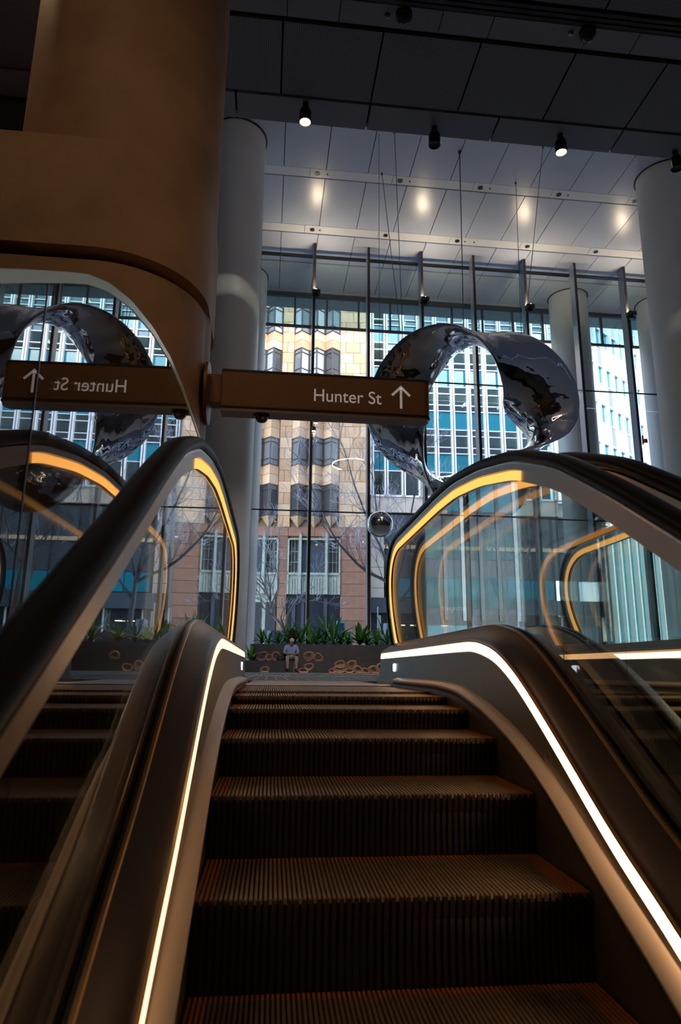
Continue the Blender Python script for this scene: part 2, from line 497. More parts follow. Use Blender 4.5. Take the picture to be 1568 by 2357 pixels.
def mullion_spots():
    for (x, zz, lab) in ((1.47, (8.66, 8.36), 'pair of small spotlight heads on the mullion below the sign'), (13.80, (8.48,), 'small spotlight head on the mullion by the right column')):
        t = empty('spotlight', kk(x, YF-.46, zz[0]), 0, lab, 'light')
        MB().box(-.02, .02, -.02, .04, -.4 if len(zz) > 1 else -.1, .25).scale(K).build('stem', 'black', t)
        for z in zz:
            z -= zz[0]
            h = MB().lathe([(.05, .10), (.075, .07), (.08, -.08), (.07, -.08)], (.06 if z == 0 else -.01, -.06, z), 16).scale(K).build('lamp_head', 'sign', t, True)
            MB().lathe([(.066, -.076), (.066, -.082), (.001, -.082)], (.06 if z == 0 else -.01, -.06, z), 16).scale(K).build('lens', 'warm', t)
mullion_spots()

# ================================================================== CEILING FIXTURES ON THE LOWER CEILING
def bulk_fixtures():
    s = .7762
    labs = ['lit black cylinder spotlight at the lower ceiling edge, nearest the sandstone column', 'unlit black cylinder spotlight on the ceiling edge above the thick hanging cable',
            'lit black cylinder spotlight on the ceiling edge, right of the unlit one', 'black cylinder spotlight at the ceiling edge in front of the right column']
    for i, (x, y) in enumerate(((.44, 11.17), (3.11, 11.45), (5.76, 11.33), (8.40, 11.48))):
        t = empty('spotlight', kk(x*s, y*s, ZB), 0, labs[i], 'light', 'cylinder spotlights on the lower ceiling edge')
        MB().lathe([(.045, 0), (.045, -.05), (.03, -.06), (.03, -.12)], (0, 0, 0), 16).scale(K).build('mount', 'black', t, True)
        hd = MB().lathe([(.05, -.09), (.078, -.12), (.092, -.16), (.095, -.34), (.086, -.345), (.080, -.32), (.001, -.31)], (0, 0, 0), 24).scale(K)
        h = hd.build('lamp_head', 'black', t, True)
        if i in (0, 2):
            MB().lathe([(.078, -.318), (.078, -.335), (.001, -.338)], (0, 0, 0), 20).scale(K).build('lens', 'warm', t)
            ld = bpy.data.lights.new('spot_lamp', 'SPOT'); ld.energy = 800; ld.color = (1, .90, .80); ld.spot_size = .55; ld.spot_blend = 1; ld.shadow_soft_size = .08
            lo = bpy.data.objects.new('spot_lamp', ld); COL.objects.link(lo); lo.parent = t; lo.location = (0, 0, -.37*K); lo.rotation_euler = (Vector(((.9-x*s if i == 0 else 3.6-x*s)*K, (20.8-y*s)*K, -8.0*K))).to_track_quat('-Z', 'Y').to_euler()
    for i, (x, y, lab) in enumerate(((2.0, 9.11, 'black dome camera on the service strip near the left of the lower ceiling'), (5.25, 9.05, 'black dome camera on the service strip, right of the other dome'))):
        t = empty('dome_camera', kk(x*s, y*s, ZB), 0, lab, 'camera', 'dome cameras on the lower ceiling')
        MB().lathe([(.11, .02), (.11, -.05), (.095, -.06)], (0, 0, 0), 24).scale(K).build('housing', 'black', t, True)
        MB().lathe([(.085, -.055), (.08, -.10), (.06, -.135), (.03, -.155), (.001, -.16)], (0, 0, 0), 24).scale(K).build('dome', 'dark_glass', t, True, 80)
    for i, (x, y, lab) in enumerate(((1.72, 9.16, 'tiny grey sensor beside the left dome camera'), (4.97, 9.10, 'tiny grey sensor beside the right dome camera'))):
        t = empty('sensor', kk(x*s, y*s, ZB), 0, lab, 'sensor', 'sensors on the service strip')
        MB().lathe([(.035, .02), (.033, -.02), (.02, -.035), (.001, -.04)], (0, 0, 0), 14).scale(K).build('cap', 'steel', t, True)
bulk_fixtures()

# left lamp in view; the others unseen, added to light stone and escalators
def lobby_lamps():
    labs = ['recessed warm downlight in the dark ceiling left of the sandstone column', 'unseen warm fill lamp added high over the escalator foot', 'unseen warm fill lamp added over the second escalator', 'unseen warm fill lamp added over the hall behind the second escalator', 'unseen warm fill lamp added far back left']
    for i, (x, y, e) in enumerate(((-4.26, 7.15, 200), (-2.6, .3, 300), (3.9, .2, 240), (7.5, 2.0, 240), (-.4, -6.0, 350))):
        t = empty('downlight', (x, y, ZB*K), 0, labs[i], 'light', 'recessed downlights')
        MB().lathe([(.14, -.001), (.14, -.02), (.11, -.02), (.10, .0)], (0, 0, 0), 20).build('trim', 'black', t, True)
        MB().lathe([(.095, -.004), (.095, -.010), (.001, -.010)], (0, 0, 0), 16).build('lens', 'warm', t)
        ld = bpy.data.lights.new('down_lamp', 'SPOT'); ld.energy = e*.37; ld.color = (1, .66, .38); ld.spot_size = 2.85; ld.spot_blend = .5; ld.shadow_soft_size = .12
        lo = bpy.data.objects.new('down_lamp', ld); COL.objects.link(lo); lo.parent = t; lo.location = (0, 0, -.04)
lobby_lamps()

def ring_lamp():
    t = empty('ring_lamp', kk(4.5, 10.4, 11.2), 0, 'warm ring pendant lamp, seen only as a reflection in the window wall', 'light')
    R = 1.12; n = 64
    pts = [(R*math.cos(2*math.pi*i/n), R*math.sin(2*math.pi*i/n), 0) for i in range(n+1)]
    MB().tube(pts, .026, 8).scale(K).build('ring', 'warm_ring', t, True)
    for a in (0.4, 2.5, 4.6):
        MB().tube([(R*math.cos(a), R*math.sin(a), 0), (R*math.cos(a)*.2, R*math.sin(a)*.2, H-11.24)], .006, 5).scale(K).build('cable', 'cable', t)
ring_lamp()

# ================================================================== ESCALATORS
XCEN = .329
YS = np.arange(-1.7, 5.46, .05)
def smooth_path(tab, slope=.577, k=3):
    ys = np.array([t[0] for t in tab]); zs = np.array([t[1] for t in tab])
    g = np.arange(-2.5, 7.0, .02)
    z = np.interp(g, ys, zs); lo = g < ys[0]; z[lo] = zs[0]-slope*(ys[0]-g[lo])
    ker = np.hanning(2*k*3+1); ker /= ker.sum()
    zp = np.concatenate([z[0]+(z[1]-z[0])*np.arange(-k*3, 0), z, np.full(k*3, z[-1])])
    z = np.convolve(zp, ker, 'valid')
    return lambda y: float(np.interp(y, g, z))
zN = smooth_path([(1.82, -.433), (2.18, -.257), (2.54, -.127), (2.90, -.046), (3.26, -.010), (3.6, 0), (6, 0)])
zL = smooth_path([(1.46, -.475), (1.59, -.400), (1.72, -.338), (1.86, -.252), (1.97, -.182), (2.10, -.100), (2.25, -.009), (2.42, .087), (2.63, .171), (2.90, .214), (3.2, .216), (6, .216)])
zG = smooth_path([(1.45, -.525), (1.81, -.353), (1.97, -.265), (2.11, -.198), (2.36, -.106), (2.66, -.031), (3.03, .029), (3.4, .045), (6, .045)])
zH = smooth_path([(1.46, .430), (1.80, .635), (2.16, .832), (2.57, .985), (3.04, 1.085), (3.5, 1.145), (3.9, 1.160), (6, 1.160)])
NEWEL = [(5.22, 1.160), (5.36, 1.145), (5.48, 1.105), (5.58, 1.04), (5.65, .95), (5.685, .84), (5.68, .72), (5.645, .60), (5.58, .48), (5.50, .37), (5.42, .28), (5.34, .22)]

def sweep_sides(side, sec, ys, name, m, parent, smooth=True):
    rings = []
    for y in ys:
        rings.append([(XCEN+side*o, y, z) for o, z in sec(y)])
    return MB().loft(rings).build(name, m, parent, smooth, 30)

def rail_path(y0):
    pts = [(y, zH(y)) for y in np.arange(y0, 5.16, .06)] + NEWEL
    # resample the newel smoothly
    P = [Vector((0, a, b)) for a, b in pts]
    out = []
    for i in range(len(P)-1):
        p0 = P[max(i-1, 0)]; p1 = P[i]; p2 = P[i+1]; p3 = P[min(i+2, len(P)-1)]
        for t in ((0, .5) if i >= len(P)-13 else (0,)):
            out.append(.5*((2*p1)+(-p0+p2)*t+(2*p0-5*p1+4*p2-p3)*t*t+(-p0+3*p1-3*p2+p3)*t**3))
    out.append(P[-1]); return out
def sweep_rail(side, y0, sec, name, m, parent):
    """sec: list of (outward offset from the balustrade plane, offset along the path normal)"""
    P = rail_path(y0); rings = []; n = len(P)
    for k in range(n):
        t = (P[min(k+1, n-1)]-P[max(k-1, 0)]).normalized(); nz = Vector((0, -t.z, t.y))
        rings.append([(XCEN+side*(.662+o), P[k].y+nz.y*h, P[k].z+nz.z*h) for o, h in sec])
    return MB().loft(rings).build(name, m, parent, True, 40)

def step_mesh():
    run = .362
    body = MB().box(-.5, .5, .008, run, -.05, -.013)
    body.box(-.5, .5, .020, .034, -.30, -.02)
    n = 83; pitch = 1.0/n; t = MB(); d = MB()
    for i in range(n):
        x = -.5+pitch*(i+.5); w = pitch*.29
        side = i < 4 or i >= n-5
        q = (d if side else t)
        if side: q.box(x-w, x+w, 0, run, -.013, 0)
        else:
            q.box(x-w, x+w, 0, run-.032, -.013, 0); d.box(x-w, x+w, run-.032, run, -.013, 0)
    r = MB(); nr = 54; p = 1.0/nr
    for i in range(nr):
        x = -.5+p*(i+.5); w = p*.30
        for (ya, za, yb, zb) in ((-.001, -.004, -.006, -.018), (-.006, -.018, .004, -.055), (.004, -.055, .010, -.13), (.010, -.13, .006, -.25)):
            r.add([(x-w, ya, za), (x+w, ya, za), (x+w, yb, zb), (x-w, yb, zb), (x-w, .018, za), (x+w, .018, za), (x+w, .018, zb), (x-w, .018, zb)],
                  [(0, 3, 2, 1), (0, 4, 7, 3), (1, 2, 6, 5), (0, 1, 5, 4)])
    return body, t, d, r
SB = step_mesh(); SPROTO = []
def add_step(y, parent):
    z = zN(y)
    if not SPROTO:
        s = SB[0].build('step', 'groove', parent)
        for mb, nm, mm in ((SB[1], 'tread', 'tread'), (SB[2], 'demarcation', 'yellow'), (SB[3], 'riser', 'riser')): mb.build(nm, mm, s)
        SPROTO.append(s)
    else: s = copy_tree(SPROTO[0], parent)
    s.location = (XCEN, y, z)

def tread_section(o0, o1):
    return None

def build_escalator(loc, label, y_first, group, left_tilt=False):
    E = empty('escalator', loc, -.0105, label, 'escalator', group)
    y = 1.82
    ny = [1.82+.36*k for k in range(-6, 9)]
    for y in ny:
        if y >= y_first: add_step(y, E)
    # landing: comb and floor plate
    m = MB().prism([(4.72, -.02), (4.74, .003), (4.86, .012), (5.0, .006), (5.0, -.04)], 'x', XCEN-.50, XCEN+.50).build('comb_plate', 'comb', E)
    cb = MB()
    for i in range(82):
        x = XCEN-.5+(i+.5)/82
        cb.box(x-.0028, x+.0028, 4.66, 4.73, -.012, .004)
    cb.build('comb_teeth', 'groove', E)
    MB().box(XCEN-.50, XCEN+.50, 5.0, 6.5, -.05, .004).build('landing_plate', 'comb', E)
    MB().box(XCEN-.765, XCEN+.765, 6.5, 10.6, -.05, .003).build('landing_plate', 'landing', E)
    pl = MB()
    for i in range(14):
        x = XCEN-.72+i*.11; pl.box(x, x+.012, 6.55, 10.5, .003, .008)
    pl.build('plate_ribs', 'steel', E)
    for sd in (-1, 1):
        sweep_sides(sd, lambda y: [(.506, zN(y)-.50), (.506, zG(y)-.012), (.530, zG(y)), (.538, zL(y)-.024), (.60, zL(y)-.024), (.60, zN(y)-.50)], YS, 'skirt_panel', 'skirt', E)
        sweep_sides(sd, lambda y: [(.531, zG(y)+.012), (.5385, zL(y)-.020), (.545, zL(y)-.020), (.537, zG(y)+.012)], YS, 'inner_panel', 'steel', E)
        yl = np.arange(-1.7, 4.66, .05)
        sweep_sides(sd, lambda y: [(.488, zG(y)-.012), (.487, zG(y)-.002), (.500, zG(y)+.008), (.533, zG(y)+.016), (.533, zG(y)-.012)], yl, 'skirt_deflector', 'ledge', E)
        br = sweep_sides(sd, lambda y: [(.492, zG(y)-.028), (.491, zG(y)-.012), (.506, zG(y)-.012), (.506, zG(y)-.028)], yl, 'deflector_brush', 'groove', E)
        sweep_sides(sd, lambda y: [(.5375, zL(y)-.0185), (.5425, zL(y)+.0185), (.556, zL(y)+.0185), (.556, zL(y)-.0185)], YS, 'light_strip', 'led_white' if sd > 0 else 'led_grazing', E)
        sweep_sides(sd, lambda y: [(.540, zL(y)+.021), (.5445, zL(y)+.031), (.560, zL(y)+.047), (.632, zL(y)+.092), (.640, zL(y)+.095), (.645, zL(y)+.090), (.645, zL(y)-.018), (.56, zL(y)-.018), (.557, zL(y)+.021)], YS, 'inner_deck', 'deck', E)
        sweep_sides(sd, lambda y: [(.646, zL(y)+.02), (.646, zL(y)+.099), (.655, zL(y)+.099), (.655, zL(y)+.02)], YS, 'gasket', 'black', E)
        sweep_sides(sd, lambda y: [(.670, zL(y)+.02), (.670, zL(y)+.099), (.682, zL(y)+.099), (.682, zL(y)+.02)], YS, 'gasket', 'black', E)
        sweep_sides(sd, lambda y: [(.683, zL(y)-.30), (.683, zL(y)+.093), (.745, zL(y)+.088), (.765, zL(y)+.07), (.765, zL(y)-.30)], YS, 'outer_deck', 'deck_plain', E)
        sweep_sides(sd, lambda y: [(.62, zN(y)-.55), (.62, zL(y)-.30), (.764, zL(y)-.30), (.764, zN(y)-.55)], YS, 'side_casing', 'skirt', E)
        # panes
        joints = [-1.65, .95, 2.25, 3.62]
        for a, b in zip(joints[:-1], joints[1:]):
            yy = np.linspace(a+.004, b-.004, 18)
            poly = [(y, zL(y)+.07) for y in yy]+[(y, zH(y)-.045) for y in yy[::-1]]
            MB().prism(poly, 'x', XCEN+sd*.657, XCEN+sd*.667).build('glass_pane', 'pane', E)
        yy = np.linspace(3.626, 5.43, 10)
        P = rail_path(3.626); top = []
        for k in range(len(P)):
            t = (P[min(k+1, len(P)-1)]-P[max(k-1, 0)]).normalized()
            q = P[k]-Vector((0, -t.z, t.y))*.045
            if q.z > .30: top.append((q.y, q.z))
        poly = [(y, zL(y)+.07) for y in yy if y < top[-1][0]-.02]+top[::-1]
        MB().prism(poly, 'x', XCEN+sd*.657, XCEN+sd*.667).build('glass_pane', 'pane', E)
        # handrail
        sec = [(.0, .020), (.022, .018), (.037, .010), (.043, -.004), (.040, -.018), (.030, -.026), (.020, -.022), (.018, -.012), (-.018, -.012), (-.020, -.022), (-.030, -.026), (-.040, -.018), (-.043, -.004), (-.037, .010), (-.022, .018)]
        sweep_rail(sd, -1.7, sec, 'handrail', 'rubber', E)
        sweep_rail(sd, -1.7, [(.017, -.013), (.017, -.030), (.026, -.036), (.024, -.062), (.015, -.064), (.013, -.108), (-.013, -.108), (-.015, -.064), (-.024, -.062), (-.026, -.036), (-.017, -.030), (-.017, -.013)], 'handrail_guide', 'guide', E)
        sweep_rail(sd, -1.7, [(-.0275, -.030), (-.0275, -.037), (-.018, -.036), (-.018, -.030)], 'guide_trim', 'trim', E)
        for q in (-1, 1):
            sweep_rail(sd, 2.5, [(q*.0155, -.066), (q*.0215, -.068), (q*.0195, -.104), (q*.0135, -.106)][::q], 'handrail_light', 'led_amber', E)
        sweep_sides(sd, lambda y: [(.634, zL(y)+.0945), (.637, zL(y)+.0985), (.6455, zL(y)+.0985), (.6455, zL(y)+.0945)], YS, 'edge_highlight', 'highlight_orange', E)  # thin orange strips added to paint highlight lines along the deck edges
        sweep_sides(sd, lambda y: [(.5435, zL(y)+.022), (.5415, zL(y)+.026), (.5455, zL(y)+.033), (.549, zL(y)+.030)], YS, 'edge_highlight', 'highlight_orange', E)
        # round-cornered white lamp near the end of the skirt
        q = []
        for (cx, cz) in ((.014, .016), (-.014, .016), (-.014, -.016), (.014, -.016)):
            a0 = math.atan2(cz, cx); a0 = {True: 0}.get(False, [0, math.pi/2, math.pi, 1.5*math.pi][[(.014, .016), (-.014, .016), (-.014, -.016), (.014, -.016)].index((cx, cz))])
            for j in range(5):
                a = a0+math.pi/2*j/4; q.append((4.80+cx*1.6+.012*math.cos(a), .128+cz*.9+.012*math.sin(a)))
        MB().prism(q, 'x', XCEN+sd*.5275, XCEN+sd*.545).build('indicator_lamp', 'lamp_white', E)
    return E
build_escalator((0, 0, 0), 'escalator in front of the viewer with glowing skirt strips and ribbed treads', -.4, 'escalators side by side')
build_escalator((1.54, -.016, 0), 'second escalator to the right, seen through the glass of the first', -.4, 'escalators side by side')

# ================================================================== GLASS GUARD SCREEN LEFT OF THE ESCALATOR
def build_guard():
    # local frame: y along the screen, x across it
    g = empty('glass_screen', (-.653, 0, 0), -math.atan(.0175), 'tall mirror-like glass guard screen left of the escalator with a pale green edge', 'screen')
    edge = [(.6, .47), (1.0, .715), (1.446, .985), (1.583, 1.071), (1.691, 1.138), (1.85, 1.236), (2.044, 1.352), (2.293, 1.474), (2.628, 1.600), (3.085, 1.725), (3.6, 1.82), (4.115, 1.865), (4.9, 1.875), (5.86, 1.875)]
    def zt(y): return float(np.interp(y, [e[0] for e in edge], [e[1] for e in edge]))
    J = 1.735
    ya = np.linspace(.6, J-.004, 12); yb = np.linspace(J+.004, 5.86, 40)
    for yy in (ya, yb):
        poly = [(yy[0], -2.2), (yy[-1], -2.2)]+[(y, zt(y)) for y in yy[::-1]]
        MB().prism(poly, 'x', -.018, 0).build('glass_pane', 'guard', g)
    ys = np.linspace(.6, 5.86, 70); rings = []
    for i, y in enumerate(ys):
        t = Vector((ys[min(i+1, 69)]-ys[max(i-1, 0)], zt(ys[min(i+1, 69)])-zt(ys[max(i-1, 0)]))).normalized(); n = (-t.y, t.x)
        rings.append([(-.022, y+n[0]*.006, zt(y)+n[1]*.006), (.004, y+n[0]*.006, zt(y)+n[1]*.006), (.004, y-n[0]*.026, zt(y)-n[1]*.026), (-.022, y-n[0]*.026, zt(y)-n[1]*.026)])
    MB().loft(rings).build('edge_trim', 'edge', g, True, 30)
    MB().box(-.019, .0015, J-.004, J+.004, -2.2, zt(J)-.02).build('joint', 'black', g)
build_guard()

# ================================================================== HANGING SIGN
def text_mesh(s, size, m, parent, name='lettering', loc=(0, 0, 0), rot=(math.pi/2, 0, 0), ext=.002, align='LEFT', space=1.0):
    cu = bpy.data.curves.new(name, 'FONT'); cu.body = s; cu.size = size; cu.extrude = ext; cu.align_x = align; cu.space_character = space
    tmp = bpy.data.objects.new(name, cu); COL.objects.link(tmp)
    dg = bpy.context.evaluated_depsgraph_get(); me = bpy.data.meshes.new_from_object(tmp.evaluated_get(dg))
    bpy.data.objects.remove(tmp); bpy.data.curves.remove(cu)
    me.materials.clear(); me.materials.append(MATS[m])
    o = bpy.data.objects.new(name, me); COL.objects.link(o); o.parent = parent; o.location = loc; o.rotation_euler = rot
    return o
def build_sign():
    s = empty('sign', (-.70, 6.7, 2.93), 0, 'long brown hanging sign reading Hunter St with an up arrow, fixed to the sandstone column', 'sign')
    x0, x1, z0, z1, d = .165, 2.375, -.185, .205, .11
    def outline(g):
        poly = [(x0, -d-g), ]
        r = .10
        for i in range(9):
            a = -math.pi/2+math.pi/2*i/8; poly.append((x1-r+(r+g)*math.cos(a), -d+r+(r+g)*math.sin(a)))
        for i in range(9):
            a = math.pi/2*i/8; poly.append((x1-r+(r+g)*math.cos(a), d-r+(r+g)*math.sin(a)))
        poly.append((x0, d+g)); return poly
    MB().prism(outline(0), 'z', z0, z1).build('box', 'sign', s, True, 40)
    MB().prism(outline(.006), 'z', z1-.006, z1+.014).build('top_edge', 'sign_edge', s, True, 40)
    MB().prism(outline(.006), 'z', z0-.012, z0).build('bottom_edge', 'sign_edge', s, True, 40)
    MB().prism(outline(-.012), 'z', z0-.05, z0-.012).build('underside', 'sign_under', s, True, 40)
    MB().box(x0-.004, x0+.004, -d-.004, d+.004, z0, z1).build('end_cap', 'sign_edge', s)
    MB().box(.02, x0, -.09, .09, z0+.04, z1-.04).build('arm', 'sign', s)
    MB().lathe([(.33, 0), (.33, .03), (.10, .055), (.09, .055)], (-.0, 0, -.02), 48, 'x').build('mounting_plate', 'sign', s, True)
    t = text_mesh('Hunter St', .2, 'white_text', s, 'lettering', (1.111, -d-.002, -.088))
    xs = [v.co.x for v in t.data.vertices]; hy = max(v.co.y for v in t.data.vertices)
    t.scale = (.715/(max(xs)-min(xs)), .138/hy, 1)
    a = MB(); ax = 2.05; zc = .02; zt = .125; zb = -.125; w = .0125
    a.box(ax-w, ax+w, -d-.005, -d-.0005, zb, zt-.02)
    for sx in (-1, 1):
        a.prism([(ax, zt+.012), (ax+sx*.105, zt-.095), (ax+sx*.105-sx*.018, zt-.112), (ax, zt-.024)], 'y', -d-.005, -d-.0005)
    a.build('arrow', 'white_text', s)
    c = empty('dome_camera', (-.115, 6.69, 2.93-.185-.05), 0, 'black dome camera under the left end of the hanging sign', 'camera')
    MB().lathe([(.085, .0), (.082, -.025), (.07, -.03)], (0, 0, 0), 24).build('housing', 'black', c, True)
    MB().lathe([(.07, -.028), (.064, -.05), (.045, -.072), (.02, -.082), (.001, -.084)], (0, 0, 0), 24).build('dome', 'dark_glass', c, True, 80)
build_sign()

# ================================================================== SCULPTURE
def build_sculpture():
    cx, cy, cz = 5.52, 17.55, 7.30
    g = empty('sculpture', kk(cx, cy, cz), 0, 'huge twisted mirror-polished loop hung on cables in front of the window wall', 'sculpture')
    R = 2.02; yaw = -.27; tilt = .36      # faces the foot of the escalator
    keys_t = [180, 135, 110, 85, 50, 14, -10, -28, -75, -120, -150, -180]
    keys_p = [0, 20, 48, 90, 138, 170, 204, 272, 360, 450, 500, 540]
    kt = np.array(keys_t[::-1], float); kp = np.array(keys_p[::-1], float)
    ka_t = [-180, -120, -75, -25, 12, 60, 85, 110, 135, 180]
    ka_a = [.88, .80, .95, .98, 1.04, .95, .90, .80, .80, .88]
    NT, NS = 220, 36
    # smooth twist table
    tt = np.linspace(-180, 180, NT+1); ps = np.interp(tt, kt, kp)
    ext = np.concatenate([ps[:-1]+540, ps, ps[1:]-540]); ker = np.hanning(23); ker /= ker.sum()
    ps = np.convolve(ext, ker, 'same')[NT:2*NT+1]
    aa = np.interp(tt, ka_t, ka_a)
    V = []; F = []
    right = Vector((math.cos(yaw), math.sin(yaw), 0)); view = Vector((math.sin(yaw)*1, -math.cos(yaw), 0))
    view = Vector((math.sin(yaw), -math.cos(yaw), 0)); view = (view*math.cos(tilt)+Vector((0, 0, -1))*math.sin(tilt)).normalized()
    up = view.cross(right)*1.0
    if up.z < 0: up = -up
    for k in range(NT):
        th = math.radians(tt[k]); p = math.radians(ps[k])
        rad = right*math.cos(th)+up*math.sin(th)
        c = rad*R*(1+.20*math.exp(-((tt[k]+85)/45)**2)) + view*(.28*math.sin(3*th+.6))*0
        maj = rad*math.cos(p)+view*math.sin(p); mi = -rad*math.sin(p)+view*math.cos(p)
        for j in range(NS):
            u = 2*math.pi*j/NS; cu, su = math.cos(u), math.sin(u)
            a = aa[k]; b = .20
            V.append(c+maj*(a*cu)+mi*(b*su*(1-.25*cu*cu)))
    for k in range(NT):
        k2 = (k+1) % NT
        for j in range(NS):
            j2 = (j+1) % NS
            if k2 == 0: F.append((k*NS+j, k*NS+j2, (j2+NS//2) % NS, (j+NS//2) % NS))
            else: F.append((k*NS+j, k*NS+j2, k2*NS+j2, k2*NS+j))
    m = MB(); m.add(V, F); m.scale(K); o = m.build('loop', 'chrome', g, True, None)
    sub = o.modifiers.new('smooth', 'SUBSURF'); sub.levels = 1; sub.render_levels = 1
    top = H-.02
    for (ax, ay, bx, bz) in ((5.51, 17.38, 5.50, 9.25), (3.27, 18.61, 3.70, 8.75), (3.35, 16.85, 3.70, 8.75), (7.74, 18.5, 7.25, 9.1), (7.99, 16.85, 7.25, 9.1)):
        MB().tube([(ax-cx, ay-cy, top-cz), (bx-cx, 17.6-cy, bz-cz)], .009 if ax != 5.51 else .014, 6).scale(K).build('cable', 'cable', g)
        MB().lathe([(.05, 0), (.05, -.05), (.02, -.12), (.012, -.5)] if ax == 5.51 else [(.03, 0), (.03, -.03), (.012, -.1)], (ax-cx, ay-cy, top-cz), 12).scale(K).build('ceiling_anchor', 'cable', g, True)
    # hanging ball
    b = empty('hanging_ball', kk(2.88, 17.0, 3.80), 0, 'polished steel ball hung on a thin cable below the twisted loop', 'sculpture')
    prof = [(.345*math.sin(math.pi*i/24)+1e-4, -.345*math.cos(math.pi*i/24)) for i in range(25)]
    MB().lathe(prof, (0, 0, 0), 48).scale(K).build('ball', 'chrome_ball', b, True, None)
    MB().tube([(0, 0, .34), (.02, 0, H-.02-3.80)], .006, 5).scale(K).build('cable', 'cable', b)
build_sculpture()

# ================================================================== PLANTER BENCH INSIDE
PY = 21.0
def build_planter():
    p = empty('planter_bench', kk(3.0, PY, 0), 0, 'long dark stone planter with a bench step and copper ring inlays below the window wall', 'planter')
    def at(x, y, z): return ((x-3.0), (y-PY), z)
    m = MB().prism([(a-3.0, b-PY) for a, b in rounded_rect(-.46, 9.0, PY, 22.3, .22)], 'z', 0, .835).scale(K).build('planter_wall', 'planter_in', p, True, 40)
    MB().box(-.25-3, 8.8-3, .18, 1.15, .80, .845).scale(K).build('soil', 'soil', p)
    MB().prism([(a-3.0, b-PY) for a, b in rounded_rect(-.62, 9.0, PY-.5, PY+.05, .06)], 'z', 0, .335).scale(K).build('seat', 'planter_in', p, True, 40)
    # copper rings on both upright faces
    rings = [(-.07, .47, .17, .12, .35, 1), (.14, .44, .11, .085, .2, 1), (.35, .47, .14, .12, -.15, 1), (1.34, .49, .16, .13, .2, 2), (1.63, .45, .14, .115, -.3, 1), (.95, .50, .10, .22, .1, 1),
             (.02, .06, .13, .10, .1, 2), (2.25, .25, .15, .10, .1, 1), (2.25, .12, .20, .11, .15, 2), (2.60, .24, .15, .12, .3, 2), (2.80, .10, .15, .10, -.4, 2), (3.02, .06, .13, .07, -.3, 1), (2.53, .06, .13, .07, 0, 1),
             (3.28, .10, .17, .11, -.2, 2), (3.48, .17, .14, .13, .2, 2), (1.32, .17, .14, .09, .2, 1), (1.17, .05, .14, .08, 0, 1), (.93, .1, .05, .22, .1, 1), (2.02, .05, .10, .07, 0, 1), (3.8, .10, .15, .11, .2, 1), (4.3, .45, .16, .12, .2, 2)]
    for (x, z, a, b, rot, nin) in rings:
        y = PY-.012 if z > .335 else PY-.5-.012
        m = MB(); n = 28
        for q in range(nin+1):
            s = (1, .78, .6)[q] if q else 1
            pts = []
            for i in range(n+1):
                t = 2*math.pi*i/n; rr = 1+.07*math.sin(3*t+x*5)
                px, pz = a*s*rr*math.cos(t), b*s*rr*math.sin(t)
                pts.append((x+px*math.cos(rot)-pz*math.sin(rot)-3.0, y-PY, max(.012 if z < .3 else .35, z+px*math.sin(rot)+pz*math.cos(rot)+(0 if not q else (1-s)*b*.5))))
            m.tube(pts, .015 if q == 0 else .009, 5)
        m.scale(K).build('copper_ring', 'copper', p, True)
build_planter()

# --- plants: rosettes of strap leaves, leaf by leaf
def leaf_mesh(L, w, droop, fold=.25):
    m = MB(); n = 6; rings = []
    for i in range(n+1):
        t = i/n; x = L*(t-.25*droop*t*t); z = L*(.55*t*(1-droop)+ .5*t - droop*.9*t*t)
        ww = w*(math.sin(math.pi*min(1, .12+.88*t))**.8)*(1 if t < .98 else .1)
        rings.append([(x, -ww, z+fold*ww), (x, 0, z), (x, ww, z+fold*ww), (x, 0, z-.006)])
    return m.loft(rings)
LEAFS = {}
def get_leaf(kind):
    if kind not in LEAFS:
        LEAFS[kind] = {'strap': [leaf_mesh(.80, .036, d) for d in (.15, .45, .75)], 'broad': [leaf_mesh(.42, .065, d) for d in (.1, .35, .6)], 'brom': [leaf_mesh(.40, .042, d) for d in (.2, .5, .7)]}[kind]
    return LEAFS[kind]
LMESH = {}
def leaf_obj(kind, i, mm, parent):
    key = (kind, i, mm)
    if key not in LMESH:
        o = MB().add(get_leaf(kind)[i].v, get_leaf(kind)[i].f).build('leaf', mm, parent, True, 60); LMESH[key] = o.data
    else:
        o = bpy.data.objects.new('leaf', LMESH[key]); COL.objects.link(o); o.parent = parent
    return o
def plant(x, y, z, kind, n, sc, mm, label, group, cat='plant'):
    n = int(n*1.5); p = empty('plant', (x*K, y*K, z*K), rnd.random()*6, label, cat, group)
    MB().tube([(0, 0, -.05), (0, 0, .10*sc)], [.025*sc, .018*sc], 6).build('stem', 'bark_dark', p)
    for k in range(n):
        t = k/n; o = leaf_obj(kind, min(2, int(t*3)), mm if rnd.random() < .7 or mm == 'leaf_red' else 'leaf_b', p)
        s = sc*rnd.uniform(.85, 1.3)
        o.location = (0, 0, .08*sc*(1-t)); o.scale = (s, s, s); o.rotation_euler = (0, rnd.uniform(-.62, -.25)*(1-t*.9), k*2.4)
    return p
